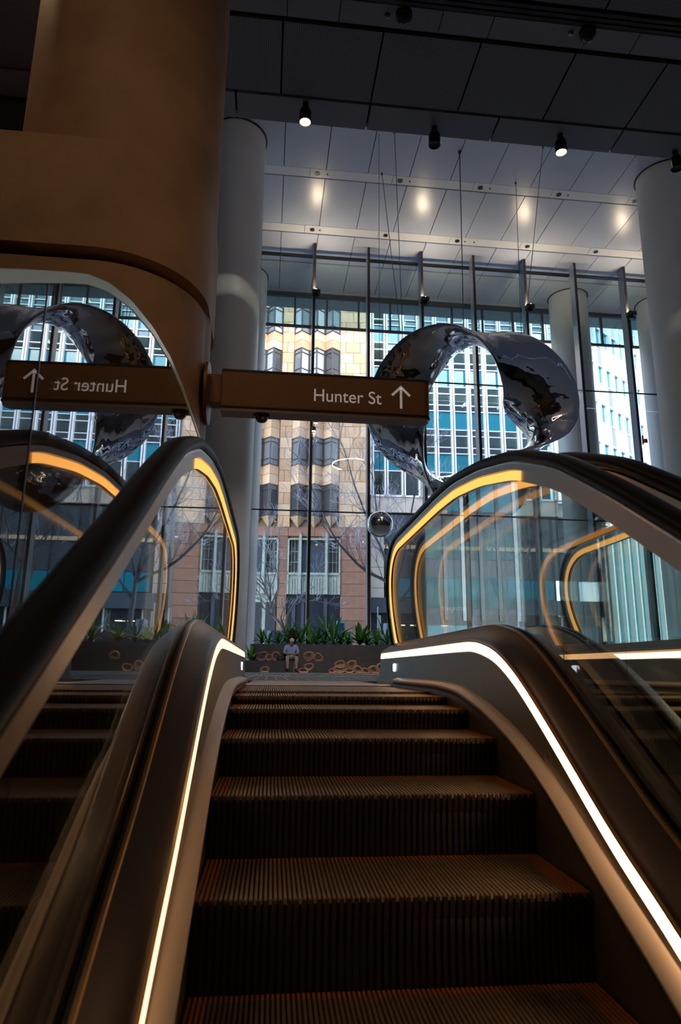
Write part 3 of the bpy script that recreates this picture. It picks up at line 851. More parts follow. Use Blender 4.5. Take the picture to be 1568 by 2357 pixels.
def build_plants():
    gp = 'green plants in the planter bench'
    spec = [(-.10, 'brom', 12, 1.0, 'leaf', 'small spiky rosette at the left end of the planter'),
            (.12, 'brom', 10, .8, 'leaf', 'low dark rosette second from the left end of the planter'),
            (.42, 'brom', 10, 1.0, 'leaf', 'low broad clump left of the seated man in the planter'),
            (.72, 'strap', 10, 1.0, 'leaf', 'tall arching strap-leaf plant directly behind the seated man'),
            (.90, 'brom', 11, 1.15, 'leaf_red', 'dark red bromeliad behind the seated man'),
            (1.13, 'strap', 10, 1.05, 'leaf', 'tall strap-leaf plant right behind the seated man\'s shoulder'),
            (1.42, 'broad', 7, 1.0, 'leaf_b', 'bright green upright broad-leaf plant by the dark mullion foot'),
            (1.62, 'brom', 12, 1.1, 'leaf', 'low spreading rosette right of the bright broad-leaf plant'),
            (1.88, 'strap', 12, 1.0, 'leaf', 'mid-height strap-leaf plant left of the spiky pair'),
            (2.15, 'strap', 12, 1.1, 'leaf', 'large spiky strap-leaf plant in the middle of the planter'),
            (2.38, 'brom', 11, 1.1, 'leaf', 'low rosette right of the large spiky plant'),
            (2.62, 'brom', 11, 1.0, 'leaf_b', 'light green low rosette in front of the payphone'),
            (2.98, 'broad', 16, 1.25, 'leaf', 'dense upright dark plant left of the second mullion'),
            (3.22, 'brom', 12, 1.1, 'leaf', 'low fern-like clump at the second mullion foot'),
            (3.55, 'broad', 10, 1.0, 'leaf_b', 'light green clump right of the second mullion'),
            (3.85, 'strap', 12, .9, 'leaf', 'strap-leaf plant beside the right newel'),
            (4.4, 'broad', 12, 1.1, 'leaf_b', 'bushy bright plant hidden behind the right newel'),
            (5.2, 'strap', 12, 1.1, 'leaf', 'strap-leaf plant behind the right balustrade glass'),
            (6.0, 'broad', 12, 1.2, 'leaf_b', 'broad-leaf plant farthest right in the planter')]
    for i, (x, kd, n, sc, mm, lab) in enumerate(spec):
        plant(x, 21.45+.25*((i*7) % 3)/2, .84, kd, n, sc, mm, lab, gp)
    plant(-.42, 20.78, .335, 'broad', 10, .8, 'leaf_b', 'small bright plant on the bench step at its left end', gp)
build_plants()

# ================================================================== PEOPLE
def build_person(loc, rz, joints, edges, parts, mats, name, label, extra=None, head=None):
    """one continuous skinned body; joints {name:(x,y,z,r)}; parts maps joint -> material index"""
    root = empty(name, loc, rz, label, 'person')
    names = list(joints); me = bpy.data.meshes.new('body')
    me.from_pydata([joints[n][:3] for n in names], [(names.index(a), names.index(b)) for a, b in edges], [])
    tmp = bpy.data.objects.new('tmp_body', me); COL.objects.link(tmp)
    sk = tmp.modifiers.new('skin', 'SKIN'); sk.use_smooth_shade = True; sk.branch_smoothing = .4
    for i, n in enumerate(names):
        r = joints[n][3]; r = r if hasattr(r, '__len__') else (r, r)
        me.skin_vertices[0].data[i].radius = r
    me.skin_vertices[0].data[names.index('pelvis')].use_root = True
    ss = tmp.modifiers.new('sub', 'SUBSURF'); ss.levels = 2; ss.render_levels = 2
    dg = bpy.context.evaluated_depsgraph_get(); bm = bpy.data.meshes.new_from_object(tmp.evaluated_get(dg))
    bpy.data.objects.remove(tmp)
    bm.name = 'body'; bm.materials.clear()
    for mm in mats: bm.materials.append(MATS[mm])
    segs = [(Vector(joints[a][:3]), Vector(joints[b][:3]), parts[b]) for a, b in edges]
    for p in bm.polygons:
        c = p.center; best = None
        for a, b, k in segs:
            ab = b-a; t = max(0, min(1, (c-a).dot(ab)/max(1e-9, ab.length_squared))); d = (c-(a+ab*t)).length
            if best is None or d < best[0]: best = (d, k)
        p.material_index = best[1]; p.use_smooth = True
    o = bpy.data.objects.new('body', bm); COL.objects.link(o); o.parent = root
    if extra: extra(root)
    return root

def head_mesh(root, c, fwd_tilt, hair_mat, s=1.0):
    """skull with brow, nose, chin, ears; facing -y, tilted forward"""
    M = Matrix.Translation(c) @ Matrix.Rotation(fwd_tilt, 4, 'X') @ Matrix.Scale(s, 4)
    m = MB(); rings = []
    prof = [(-.115, .030, .035, -.035), (-.10, .048, .052, -.028), (-.07, .060, .070, -.014), (-.03, .068, .084, -.004), (.01, .073, .092, 0), (.05, .074, .095, .004), (.085, .064, .082, .006), (.11, .042, .055, .008), (.12, .012, .016, .008)]
    for z, rx, ry, oy in prof:
        rings.append([M @ Vector((rx*math.cos(2*math.pi*i/20), oy+ry*math.sin(2*math.pi*i/20), z)) for i in range(20)])
    m.loft(rings)
    m.loft([[M @ Vector((x*w, -.088+y, z)) for x, y in ((-1, .02), (0, -.012*h), (1, .02))] for z, w, h in ((.02, .008, .2), (-.005, .012, 1.0), (-.028, .017, 1.9), (-.036, .012, .6))])
    for sx in (-1, 1):
        m.tube([M @ Vector((sx*.074, .01, .025)), M @ Vector((sx*.084, .018, .01)), M @ Vector((sx*.074, .008, -.03))], [.008, .014, .008], 6)
    m.build('head', 'skin', root, True, None)
    e = MB()
    for sx in (-1, 1):
        e.lathe([(.001, -.008), (.009, 0), (.001, .008)], (0, 0, 0), 8)
    e.v = [tuple(M @ Vector((v[0]+(-.029 if i < len(e.v)//2 else .029), v[1]-.086, v[2]+.018))) for i, v in enumerate(e.v)]
    e.build('eyes', 'black', root, True)
    mo = MB().box(-.022, .022, -.088, -.070, -.062, -.056); mo.v = [tuple(M @ Vector(v)) for v in mo.v]; mo.build('mouth', 'leaf_red', root)
    h = MB(); rings = []
    for z, rx, ry, oy in ((.0, .079, .066, .036), (.04, .081, .084, .020), (.075, .075, .092, .008), (.105, .054, .068, .008), (.126, .026, .034, .008), (.131, .004, .004, .008)):
        rings.append([M @ Vector((rx*math.cos(2*math.pi*i/20), oy+ry*math.sin(2*math.pi*i/20), z)) for i in range(20)])
    h.loft(rings).build('hair', hair_mat, root, True, None)

def seated_man():
    k = K
    # local origin on the floor below the hips; facing -y
    J = {'pelvis': (0, 0, .50, (.155, .125)), 'waist': (0, .02, .63, (.165, .135)), 'chest': (0, -.04, .80, (.185, .13)), 'neckbase': (0, -.11, .93, (.10, .085)), 'neck': (0, -.165, .985, .052), 'skull': (0, -.20, 1.02, .05)}
    E = [('pelvis', 'waist'), ('waist', 'chest'), ('chest', 'neckbase'), ('neckbase', 'neck'), ('neck', 'skull')]
    P = {'waist': 0, 'chest': 0, 'neckbase': 0, 'neck': 2, 'skull': 2}
    for sx, sd in ((-1, 'l'), (1, 'r')):
        J['sh'+sd] = (sx*.185, -.06, .895, .068); J['el'+sd] = (sx*.245, -.12, .665, .053); J['cu'+sd] = (sx*.235, -.16, .66, .045)
        J['wr'+sd] = (sx*.10, -.33, .615, .030); J['ha'+sd] = (sx*.055, -.375, .612, (.038, .022))
        J['hip'+sd] = (sx*.10, -.04, .475, .098); J['kn'+sd] = (sx*.16, -.44, .50, .072); J['an'+sd] = (sx*.15, -.42, .12, .048); J['he'+sd] = (sx*.15, -.42, .055, .04); J['to'+sd] = (sx*.17, -.60, .035, .033)
        E += [('chest', 'sh'+sd), ('sh'+sd, 'el'+sd), ('el'+sd, 'cu'+sd), ('cu'+sd, 'wr'+sd), ('wr'+sd, 'ha'+sd), ('pelvis', 'hip'+sd), ('hip'+sd, 'kn'+sd), ('kn'+sd, 'an'+sd), ('an'+sd, 'he'+sd), ('he'+sd, 'to'+sd)]
        P.update({'sh'+sd: 0, 'el'+sd: 0, 'cu'+sd: 2, 'wr'+sd: 2, 'ha'+sd: 2, 'hip'+sd: 1, 'kn'+sd: 1, 'an'+sd: 1, 'he'+sd: 3, 'to'+sd: 3})
        for q, (dx, dy, dz, L) in enumerate(((.012, -.07, .012, 1), (.002, -.08, .004, 1), (-.008, -.076, -.008, 1), (-.016, -.06, -.018, 1), (-.045*1, -.03, .03, 1))):
            a, b = 'f%d%s' % (q, sd), 'g%d%s' % (q, sd)
            hx, hy, hz = J['ha'+sd][:3]
            J[a] = (hx+sx*dx*.6, hy+dy*.55, hz+dz+.004, .0095); J[b] = (hx+sx*dx*.4-sx*.012, hy+dy, hz+dz-.012, .008)
            E += [('ha'+sd, a), (a, b)]; P.update({a: 2, b: 2})
    x = .79*K
    def ex(root): head_mesh(root, Vector((0, -.255, 1.045)), .72, 'hair', 1.0)
    # seat top is .335*K above the floor: drop the figure so that the thighs rest on it
    r = build_person((x, (PY-.22)*K, .335*K-.392), .06, J, E, P, ['shirt', 'trousers', 'skin', 'shoe'], 'person', 'grey haired man in a light blue shirt and beige trousers sitting bent over a phone', ex)
    ph = empty('phone', (x, (PY-.22)*K-.425, .335*K-.392+.605), .1, 'dark phone held by the seated man in both hands', 'phone')
    b = MB().box(-.075, .075, -.045, .045, 0, .010).build('case', 'phone', ph); MB().box(-.068, .068, -.040, .040, .010, .0115).build('screen', 'dark_glass', ph)
    bg = empty('bag', kk(.50, PY-.22, .335), .2, 'small black bag on the bench beside the seated man', 'bag')
    q = []
    for z, w, d in ((0, .15, .09), (.05, .17, .10), (.11, .15, .09), (.15, .10, .06), (.165, .03, .02)):
        q.append([(w*math.cos(2*math.pi*i/16), d*math.sin(2*math.pi*i/16), z) for i in range(16)])
    MB().loft(q).build('pouch', 'shoe', bg, True, 60)
    MB().tube([(-.10, 0, .13), (-.08, -.02, .22), (.0, -.03, .25), (.08, -.02, .22), (.10, 0, .13)], .009, 6).build('strap', 'shoe', bg, True)
seated_man()

def walker():
    J = {'pelvis': (0, 0, .95, (.145, .105)), 'waist': (0, 0, 1.10, (.14, .10)), 'chest': (0, 0, 1.30, (.165, .11)), 'neckbase': (0, 0, 1.45, (.08, .07)), 'neck': (0, -.01, 1.52, .05), 'skull': (0, -.02, 1.58, .05)}
    E = [('pelvis', 'waist'), ('waist', 'chest'), ('chest', 'neckbase'), ('neckbase', 'neck'), ('neck', 'skull')]
    P = {'waist': 0, 'chest': 0, 'neckbase': 0, 'neck': 2, 'skull': 2}
    for sx, sd in ((-1, 'l'), (1, 'r')):
        J['sh'+sd] = (sx*.175, 0, 1.40, .06); J['el'+sd] = (sx*.23, .04*sx, 1.14, .045); J['wr'+sd] = (sx*.22, -.08, .92, .03); J['ha'+sd] = (sx*.22, -.10, .84, (.035, .02))
        J['hip'+sd] = (sx*.09, 0, .88, .09); J['kn'+sd] = (sx*.10, sx*.10-.04, .50, .06); J['an'+sd] = (sx*.10, sx*.18, .10, .045); J['to'+sd] = (sx*.11, sx*.18-.16, .04, .035)
        E += [('chest', 'sh'+sd), ('sh'+sd, 'el'+sd), ('el'+sd, 'wr'+sd), ('wr'+sd, 'ha'+sd), ('pelvis', 'hip'+sd), ('hip'+sd, 'kn'+sd), ('kn'+sd, 'an'+sd), ('an'+sd, 'to'+sd)]
        P.update({'sh'+sd: 0, 'el'+sd: 0, 'wr'+sd: 2, 'ha'+sd: 2, 'hip'+sd: 1, 'kn'+sd: 1, 'an'+sd: 1, 'to'+sd: 3})
    def ex(root): head_mesh(root, Vector((0, -.02, 1.66)), .1, 'shoe', 1.0)
    build_person(kk(12.0, 40.0, -.04), .9, J, E, P, ['blue_top', 'shop_slate', 'skin', 'shoe'], 'person', 'person in a bright blue top walking on the street, seen through the right glass', ex)
walker()

# ================================================================== OUTSIDE
def build_ground():
    r = MB().box(-40, 120, 27.6, 110, -.5, -.04).scale(K).build('road', 'road'); tag(r, 'dark street between the hall and the buildings opposite', 'road', kind='structure')
    r = MB().box(-40, 120, 26.2, 31, -.5, .0).scale(K).build('pavement', 'paving'); tag(r, 'grey pavement outside the window wall', 'pavement', kind='structure')
    r = MB().box(-40, 120, 45, 62, -.5, .03).scale(K).build('pavement', 'paving'); tag(r, 'grey pavement at the foot of the buildings opposite', 'pavement', kind='structure')
build_ground()

def build_sandstone():
    b = empty('building', kk(3.48, 50, 0), -.108, 'sandstone building with zigzag bay windows over a brown stone base, across the street', 'building')
    def P(mb, name, m, parent=None, **kw): return mb.scale(K).build(name, m, parent or b, **kw)
    P(MB().box(-13.2, 3.75, .25, 2.0, 0, 46), 'wall', 'joint_stone')
    P(MB().box(3.88, 4.02, .1, 1.0, 4.4, 46), 'corner_strip', 'beige_stone')
    mats = ['sandstone', 'sandstone_b', 'sandstone_c']; prot = {}
    def block(x0, x1, z0, z1, m, y=0., name='stone_block'):
        key = (round(x1-x0, 3), round(z1-z0, 3), m)
        if key not in prot:
            g = .014; w, h = x1-x0, z1-z0
            prot[key] = P(MB().box(g, w-g, 0, .3, g, h-g), name, m); o = prot[key]
        else: o = inst(prot[key], b)
        o.location = kk(x0, y+rnd.uniform(-.012, .012), z0); return o
    # piers
    z = 10.6; i = 0
    while z < 38:
        h = .90
        if i % 2: cuts = [1.80, 2.85, 3.90]
        else: cuts = [1.80, 2.25, 3.40, 3.90]
        for a, c in zip(cuts[:-1], cuts[1:]): block(a, c, z, z+h, rnd.choice(mats))
        cc = [-2.87, -1.93] if i % 2 else [-2.87, -2.45, -1.93]
        for a, c in zip(cc[:-1], cc[1:]): block(a, c, z, z+h, rnd.choice(mats))
        block(-7.6, -6.6, z, z+h, rnd.choice(mats))
        z += h; i += 1
    # zigzag bays
    sills = [11.40, 15.42, 19.20, 22.92, 26.60, 30.32, 34.1]; tops = [13.88, 17.64, 21.45, 25.16, 28.95, 32.6, 36.3]
    wproto = {}; sproto = {}
    dp = .62; bw = 1.24
    def folded(m, x0, w, z0, z1, y0=.0, th=.08, gap=.0):
        return m.prism([(x0+gap, y0), (x0+w/2, y0-dp), (x0+w-gap, y0), (x0+w-gap, y0+.3), (x0+gap, y0+.3)], 'z', z0, z1)
    for gx in (-1.93, -6.62, -11.31):
        for k in range(3):
            x0 = gx+k*bw
            # corbel below the lowest window
            cb = MB().add([(x0, 0, 11.38), (x0+bw/2, -dp, 11.38), (x0+bw, 0, 11.38), (x0+bw/2, .1, 10.55), (x0, .25, 11.38), (x0+bw, .25, 11.38)], [(0, 3, 1), (1, 3, 2), (0, 1, 2, 5, 4), (0, 4, 3), (2, 3, 5)])
            P(cb, 'corbel', 'sandstone_b')
            for f in range(len(sills)):
                z0, z1 = sills[f], tops[f]
                sp = sills[f+1] if f+1 < len(sills) else 40
                key = (round(sp-z1, 2), f % 2)
                for (za, zb) in ((z1, z1+(sp-z1)*.5), (z1+(sp-z1)*.5, sp)):
                    kk2 = round(zb-za, 3)
                    mm = rnd.choice(mats); kq = (kk2, mm)
                    if kq not in sproto: sproto[kq] = P(folded(MB(), 0, bw, .012, zb-za-.012, gap=.006), 'spandrel', mm); o = sproto[kq]
                    else: o = inst(sproto[kq], b)
                    o.location = kk(x0, 0, za)
                h = z1-z0; kw = round(h, 2); gm = rnd.choice(['dark_glass', 'dark_glass_b', 'dark_glass_b', 'dark_glass_c'])
                if kw not in wproto:
                    fr = MB()
                    def bar(xa, xb, za, zb, face):
                        def pt(x, z, off): # x 0..bw along the zigzag
                            y = -dp*(x/(bw/2)) if x <= bw/2 else -dp*((bw-x)/(bw/2))
                            return (x, y-off, z)
                        fr.add([pt(xa, za, .07), pt(xb, za, .07), pt(xb, zb, .07), pt(xa, zb, .07), pt(xa, za, -.06), pt(xb, za, -.06), pt(xb, zb, -.06), pt(xa, zb, -.06)],
                               [(0, 1, 2, 3), (4, 7, 6, 5), (0, 4, 5, 1), (1, 5, 6, 2), (2, 6, 7, 3), (3, 7, 4, 0)])
                    for (xa, xb) in ((0, .06), (bw/2-.06, bw/2), (bw/2, bw/2+.06), (bw-.06, bw)): bar(xa, xb, 0, h, 0)
                    for (xa, xb) in ((0, bw/2), (bw/2, bw)):
                        for (za, zb) in ((0, .06), (h*.20, h*.20+.05), (h*.82, h*.82+.06), (h-.07, h)): bar(xa, xb, za, zb, 0)
                    wf = P(fr, 'window_frame', 'bronze'); wproto[kw] = (wf, {})
                    o = wf
                else: o = inst(wproto[kw][0], b)
                o.location = kk(x0, 0, z0)
                pr = wproto[kw][1]
                for sidei in (0, 1):
                    gm2 = gm if rnd.random() < .6 else rnd.choice(['dark_glass', 'dark_glass_b', 'dark_glass_c'])
                    if (sidei, gm2) not in pr:
                        xa, xb, ya, yb = (0.03, bw/2, -.03, -dp) if sidei == 0 else (bw/2, bw-.03, -dp, -.03)
                        pr[(sidei, gm2)] = P(MB().add([(xa, ya, 0), (xb, yb, 0), (xb, yb, h), (xa, ya, h), (xa, ya+.04, 0), (xb, yb+.04, 0), (xb, yb+.04, h), (xa, ya+.04, h)], [(0, 1, 2, 3), (4, 7, 6, 5), (0, 4, 5, 1), (2, 6, 7, 3)]), 'pane', gm2, o)
                    else: inst(pr[(sidei, gm2)], o)
    # brown stone base
    for i in range(12):
        z0 = .0+.90*i
        if z0 > 10.5: break
        z1 = min(z0+.90, 10.6)
        block(1.95, 3.90, z0, z1, rnd.choice(['brownstone', 'brownstone_b']))
        block(-2.72, -2.02, z0, z1, rnd.choice(['brownstone', 'brownstone_b']))
        if z0 >= 9.7:
            for (a, c) in ((-2.02, .0), (.0, 1.95), (-4.6, -2.72), (-7, -4.6)): block(a, c, z0, z1+.0, 'brownstone')
    # tall lower windows with pointed fins and ribbed panels
    for (xa, xb, fins) in ((-2.02, 1.95, (-1.07, .90)), (-6.7, -2.72, (-5.7, -3.80)), (-11.4, -7.42, (-10.4, -8.5))):
        fr = MB()
        for (a, c, d, e) in ((xa, xa+.12, 5.5, 9.72), (xb-.12, xb, 5.5, 9.72), (xa, xb, 9.60, 9.72), (xa, xb, 6.95, 7.12)): fr.box(a, c, -.10, .25, d, e)
        wf = P(fr, 'window_frame', 'green_bronze')
        ed = [xa+.12, fins[0], fins[1], xb-.12]
        for i in range(3):
            P(MB().box(ed[i], ed[i+1], .12, .16, 7.12, 9.60), 'pane', 'dark_glass' if i != 1 else 'shop_slate', wf)
            bars = MB()
            if i != 1:
                mx = (ed[i]+ed[i+1])/2
                bars.box(ed[i]+.15, ed[i]+.18, .06, .12, 7.12, 9.6); bars.box(ed[i+1]-.18, ed[i+1]-.15, .06, .12, 7.12, 9.6); bars.box(mx-.015, mx+.015, .06, .12, 7.12, 9.6)
                for z in (7.9, 8.7): bars.box(ed[i], ed[i+1], .06, .12, z, z+.03)
                P(bars, 'glazing_bars', 'green_bronze', wf)
        pn = P(MB().box(xa, xb, .0, .25, 5.5, 6.95), 'ribbed_panel', 'green_bronze')
        rib = None; x = xa+.1
        while x < xb-.08:
            if rib is None: rib = P(MB().box(0, .07, -.06, .02, 5.55, 6.75), 'rib', 'green_bronze', pn); o = rib
            else: o = inst(rib, pn)
            o.location = kk(x, 0, 0); x += .205
        for fx in fins:
            P(MB().prism([(fx-.11, 5.5), (fx+.11, 5.5), (fx+.09, 9.9), (fx, 10.2), (fx-.09, 9.9)], 'y', -.28, .1), 'pointed_fin', 'green_bronze')
    # shop level
    P(MB().box(-2.05, 1.9, .1, .3, 0, 5.5), 'shopfront', 'shop_dark')
    for (x, w) in ((-1.6, .25), (-.9, .2), (.75, .25)): P(MB().box(x, x+w, -.02, .15, 3.0, 5.2), 'shop_pilaster', 'shop_slate')
    P(MB().box(-2.05, 1.9, -.05, .2, 2.6, 3.0), 'shop_beam', 'shop_dark')
    for x in (-.75, -.45, -.15): P(MB().box(x, x+.10, .0, .12, 0, 2.5), 'door_frame', 'kiosk')
    P(MB().box(.0, 1.1, .06, .12, .2, 2.5), 'shop_window', 'planter_out')
    P(MB().box(-6.6, -2.9, .05, .3, 0, 5.5), 'ground_window_frame', 'green_bronze')
    for x in (-4.6, -3.55): P(MB().box(x, x+.75, -.02, .1, .8, 4.9), 'ground_window', 'dark_glass')
build_sandstone()

BX0, BX1 = .05, 16.4
def build_blue():
    b = empty('building', kk(7.87, 51, 0), -.03, 'office block with white fins and turquoise panels, across the street behind the silver loop', 'building')
    def P(mb, name, m, parent=None): return mb.scale(K).build(name, m, parent or b)
    P(MB().box(BX0, BX1, 4.2, 4.6, 0, 46), 'back_wall', 'office_in')
    P(MB().box(BX0-.2, BX0, .0, 8, 0, 46), 'side_wall', 'beige_stone')
    tb = [15.62, 19.27, 23.02, 26.78, 30.5, 34.2]; th = 1.55
    for z in tb + [12.2]: P(MB().box(BX0, BX1, .25, 4.2, z+.2 if z > 13 else z, z+1.2), 'floor_slab', 'office_slab')
    fins = [BX0+.08]+[1.28+1.38*i for i in range(0, 11)]
    fin = None
    for x in fins:
        for dx in (-.10, .10):
            if fin is None: fin = P(MB().box(-.055, .055, -.34, .10, 13.5, 46), 'fin', 'white_fin'); o = fin
            else: o = inst(fin, b)
            o.location = kk(x+dx, 0, 0)
    sp = {}; pn = None; tr = None; lg = None
    for f, z in enumerate(tb):
        for tz in (z-.06, z+th, z+th+.52, z+th+1.52):
            P(MB().box(BX0, BX1, -.05, .12, tz, tz+.07), 'transom', 'white_fin')
        for i in range(len(fins)-1):
            x0, x1 = fins[i], fins[i+1]
            mm = 'teal' if rnd.random() < .6 else 'teal_b'; key = (i == 0, mm)
            if key not in sp: sp[key] = P(MB().box(.15, x1-x0-.15, .06, .2, 0, th), 'spandrel_panel', mm); o = sp[key]
            else: o = inst(sp[key], b)
            o.location = kk(x0, 0, z)
            if i > 0:
                if pn is None: pn = P(MB().box(.15, 1.23, .08, .10, 0, 2.15), 'window_pane', 'office_glass'); o = pn
                else: o = inst(pn, b)
                o.location = kk(x0, 0, z+th)
                if rnd.random() < .42:
                    if lg is None: lg = P(MB().box(0, .16, 0, .9, 0, .05), 'ceiling_light', 'office_light'); o = lg
                    else: o = inst(lg, b)
                    o.location = kk(x0+rnd.uniform(.2, .8), .9+rnd.random()*1.5, z+th+1.75)
    for i in range(1, len(fins)-1):
        o = inst(pn, b); o.location = kk(fins[i], 0, 13.5)
    P(MB().box(BX0, BX1, -.15, .15, 13.42, 13.58), 'sill', 'white_fin')
    sb = None; x = BX0
    while x < BX1-1.4:
        if sb is None: sb = P(MB().box(.01, 1.37, -.1, .3, 12.18, 13.40), 'stone_block', 'beige_stone'); o = sb
        else: o = inst(sb, b)
        o.location = kk(x, 0, 0); x += 1.38
    # pier at the left end, dark glazing, turquoise band, fascia, shops
    for z in (4.6, 6.2, 7.8, 9.4, 11.0):
        P(MB().box(BX0, 1.05, -.12, .3, z+.01, min(z+1.58, 12.17)), 'stone_block', 'beige_stone')
    P(MB().box(1.05, BX1, .1, .3, 7.05, 12.17), 'dark_glazing', 'shop_slate')
    x = 1.2
    gm = None
    while x < BX1:
        if gm is None: gm = P(MB().box(0, .07, .0, .12, 5.5, 12.17), 'glazing_bar', 'shop_dark'); o = gm
        else: o = inst(gm, b)
        o.location = kk(x, 0, 0); x += 1.9
    P(MB().box(1.05, BX1, .02, .12, 9.3, 9.6), 'glazing_bar', 'sandstone_b')
    tq = None; x = 1.3
    while x < BX1-1.9:
        if tq is None: tq = P(MB().box(.0, 1.8, .02, .2, 5.55, 7.0), 'band_panel', 'teal'); o = tq
        else: o = inst(tq, b)
        o.location = kk(x, 0, 0); x += 1.9
    P(MB().box(BX0, BX1, -.3, .2, 4.3, 5.45), 'fascia', 'shop_slate')
    P(MB().box(BX0, BX1, .3, .5, 0, 4.3), 'shopfront', 'shop_dark')
    for x in (1.6, 4.4, 7.9, 11.5, 15.0): P(MB().box(x, x+.12, .15, .35, 0, 4.3), 'shop_mullion', 'white_fin')
    for x in (2.2, 3.1, 5.5, 9.0): P(MB().box(x, x+.5, .2, .25, 3.4, 3.46), 'shop_light', 'office_light')
    text_mesh('70 HUNTER', .38*K, 'white_paint', b, 'lettering', kk(5.35, -.31, 4.55), ext=.02)
build_blue()

def build_tower():
    b = empty('building', kk(25.9, 50.6, 0), .62, 'pale blue and white tower receding down the street at the right', 'building')
    def P(mb, name, m, parent=None): return mb.scale(K).build(name, m, parent or b)
    P(MB().box(0, 36, .3, 1.3, 0, 70), 'wall', 'teal_b')
    fin = None
    for i in range(0, 25):
        if fin is None: fin = P(MB().box(-.13, .13, -.10, .3, 0, 70), 'fin', 'white_fin'); o = fin
        else: o = inst(fin, b)
        o.location = kk(i*1.5, 0, 0)
    pn = {}
    for f in range(1, 13):
        z = 12+3.7*(f-1)
        P(MB().box(0, 36, .1, .28, z, z+.12), 'transom', 'white_fin'); P(MB().box(0, 36, .1, .28, z+1.9, z+2.0), 'transom', 'white_fin')
        for i in range(22):
            mm = rnd.choice(['dark_glass_b', 'dark_glass_c', 'dark_glass_c', 'office_slab'])
            if mm not in pn: pn[mm] = P(MB().box(.14, 1.36, .15, .27, .12, 1.9), 'window_pane', mm); o = pn[mm]
            else: o = inst(pn[mm], b)
            o.location = kk(i*1.5, 0, z)
build_tower()

# --- buildings farther along the street that close it on both sides
def closing():
    b = empty('building', kk(66, 27, 0), 0, 'grey building beyond the right end of the street', 'building')
    MB().box(0, 12, 6, 60, 0, 60).scale(K).build('wall', 'beige_stone', b)
    b = empty('building', kk(-9.75, 53.6, 0), 0, 'pale building beyond the left end of the street, seen only in reflections', 'building')
    MB().box(-40, 0, 0, 6, 0, 50).scale(K).build('wall', 'shop_slate', b)
    for i in range(11):
        MB().box(-39.5, -.3, -.05, .1, 1+4*i, 3.6+4*i).scale(K).build('window_band', 'teal' if i % 3 == 0 else 'office_in', b)
    for i in range(26):
        MB().box(-39.5+1.5*i, -39.2+1.5*i, -.12, .05, 4, 50).scale(K).build('fin', 'office_slab' if i % 3 == 0 else 'shop_dark', b)
closing()

# --- street furniture
def street():
    for (x0, x1, z1, lab) in ((.08, 3.75, 1.68, 'blue grey concrete street planter outside the window behind the seated man'), (4.5, 9.5, 1.52, 'blue grey street planter outside behind the right newel')):
        p = empty('street_planter', kk((x0+x1)/2, 29, 0), 0, lab, 'planter', 'street planters')
        h = (x1-x0)/2
        MB().prism(rounded_rect(-h, h, 0, 1.6, .35), 'z', 0, z1).scale(K).build('tub', 'planter_out', p, True, 40)
        MB().prism(rounded_rect(-h+.15, h-.15, .15, 1.45, .25), 'z', z1-.05, z1+.01).scale(K).build('soil', 'soil', p)
        if x0 < 1: MB().box(-h+.05, -h+1.5, -.012, .01, .98, 1.03).scale(K).build('light_strip', 'led_amber', p)
    t = empty('payphone', kk(4.0, 36, 0), 0, 'grey and blue payphone panel across the outdoor planter', 'payphone')
    MB().box(-.22, .22, 0, .25, 0, 2.62).scale(K).build('cabinet', 'kiosk', t)
    MB().box(-.15, .15, -.02, .0, 1.5, 2.5).scale(K).build('screen', 'kiosk_blue', t)
    MB().box(-.10, .10, -.06, -.02, 1.75, 2.15).scale(K).build('handset', 'teal', t)
    t = empty('banner_sign', kk(6.0, 36, 0), 0, 'tall narrow white and yellow sign board by the shopfront', 'sign')
    MB().box(-.05, .0, 0, .06, 0, 3.4).scale(K).build('post', 'white_paint', t)
    MB().box(.02, .14, 0, .05, 1.5, 2.95).scale(K).build('white_board', 'white_paint', t)
    MB().box(.02, .15, -.01, .05, 1.4, 2.1).scale(K).build('yellow_board', 'yellow_sign', t)
    t = empty('drum', kk(6.55, 36, 0), 0, 'round pale blue drum beside the sign board outside', 'drum')
    MB().lathe([(.30, 1.2), (.30, 2.45), (.27, 2.52), (.001, 2.52)], (0, 0, 0), 24).scale(K).build('shell', 'planter_out', t, True)
    MB().lathe([(.2, 0), (.2, 1.2)], (0, 0, 0), 16).scale(K).build('foot', 'shop_slate', t, True)
street()

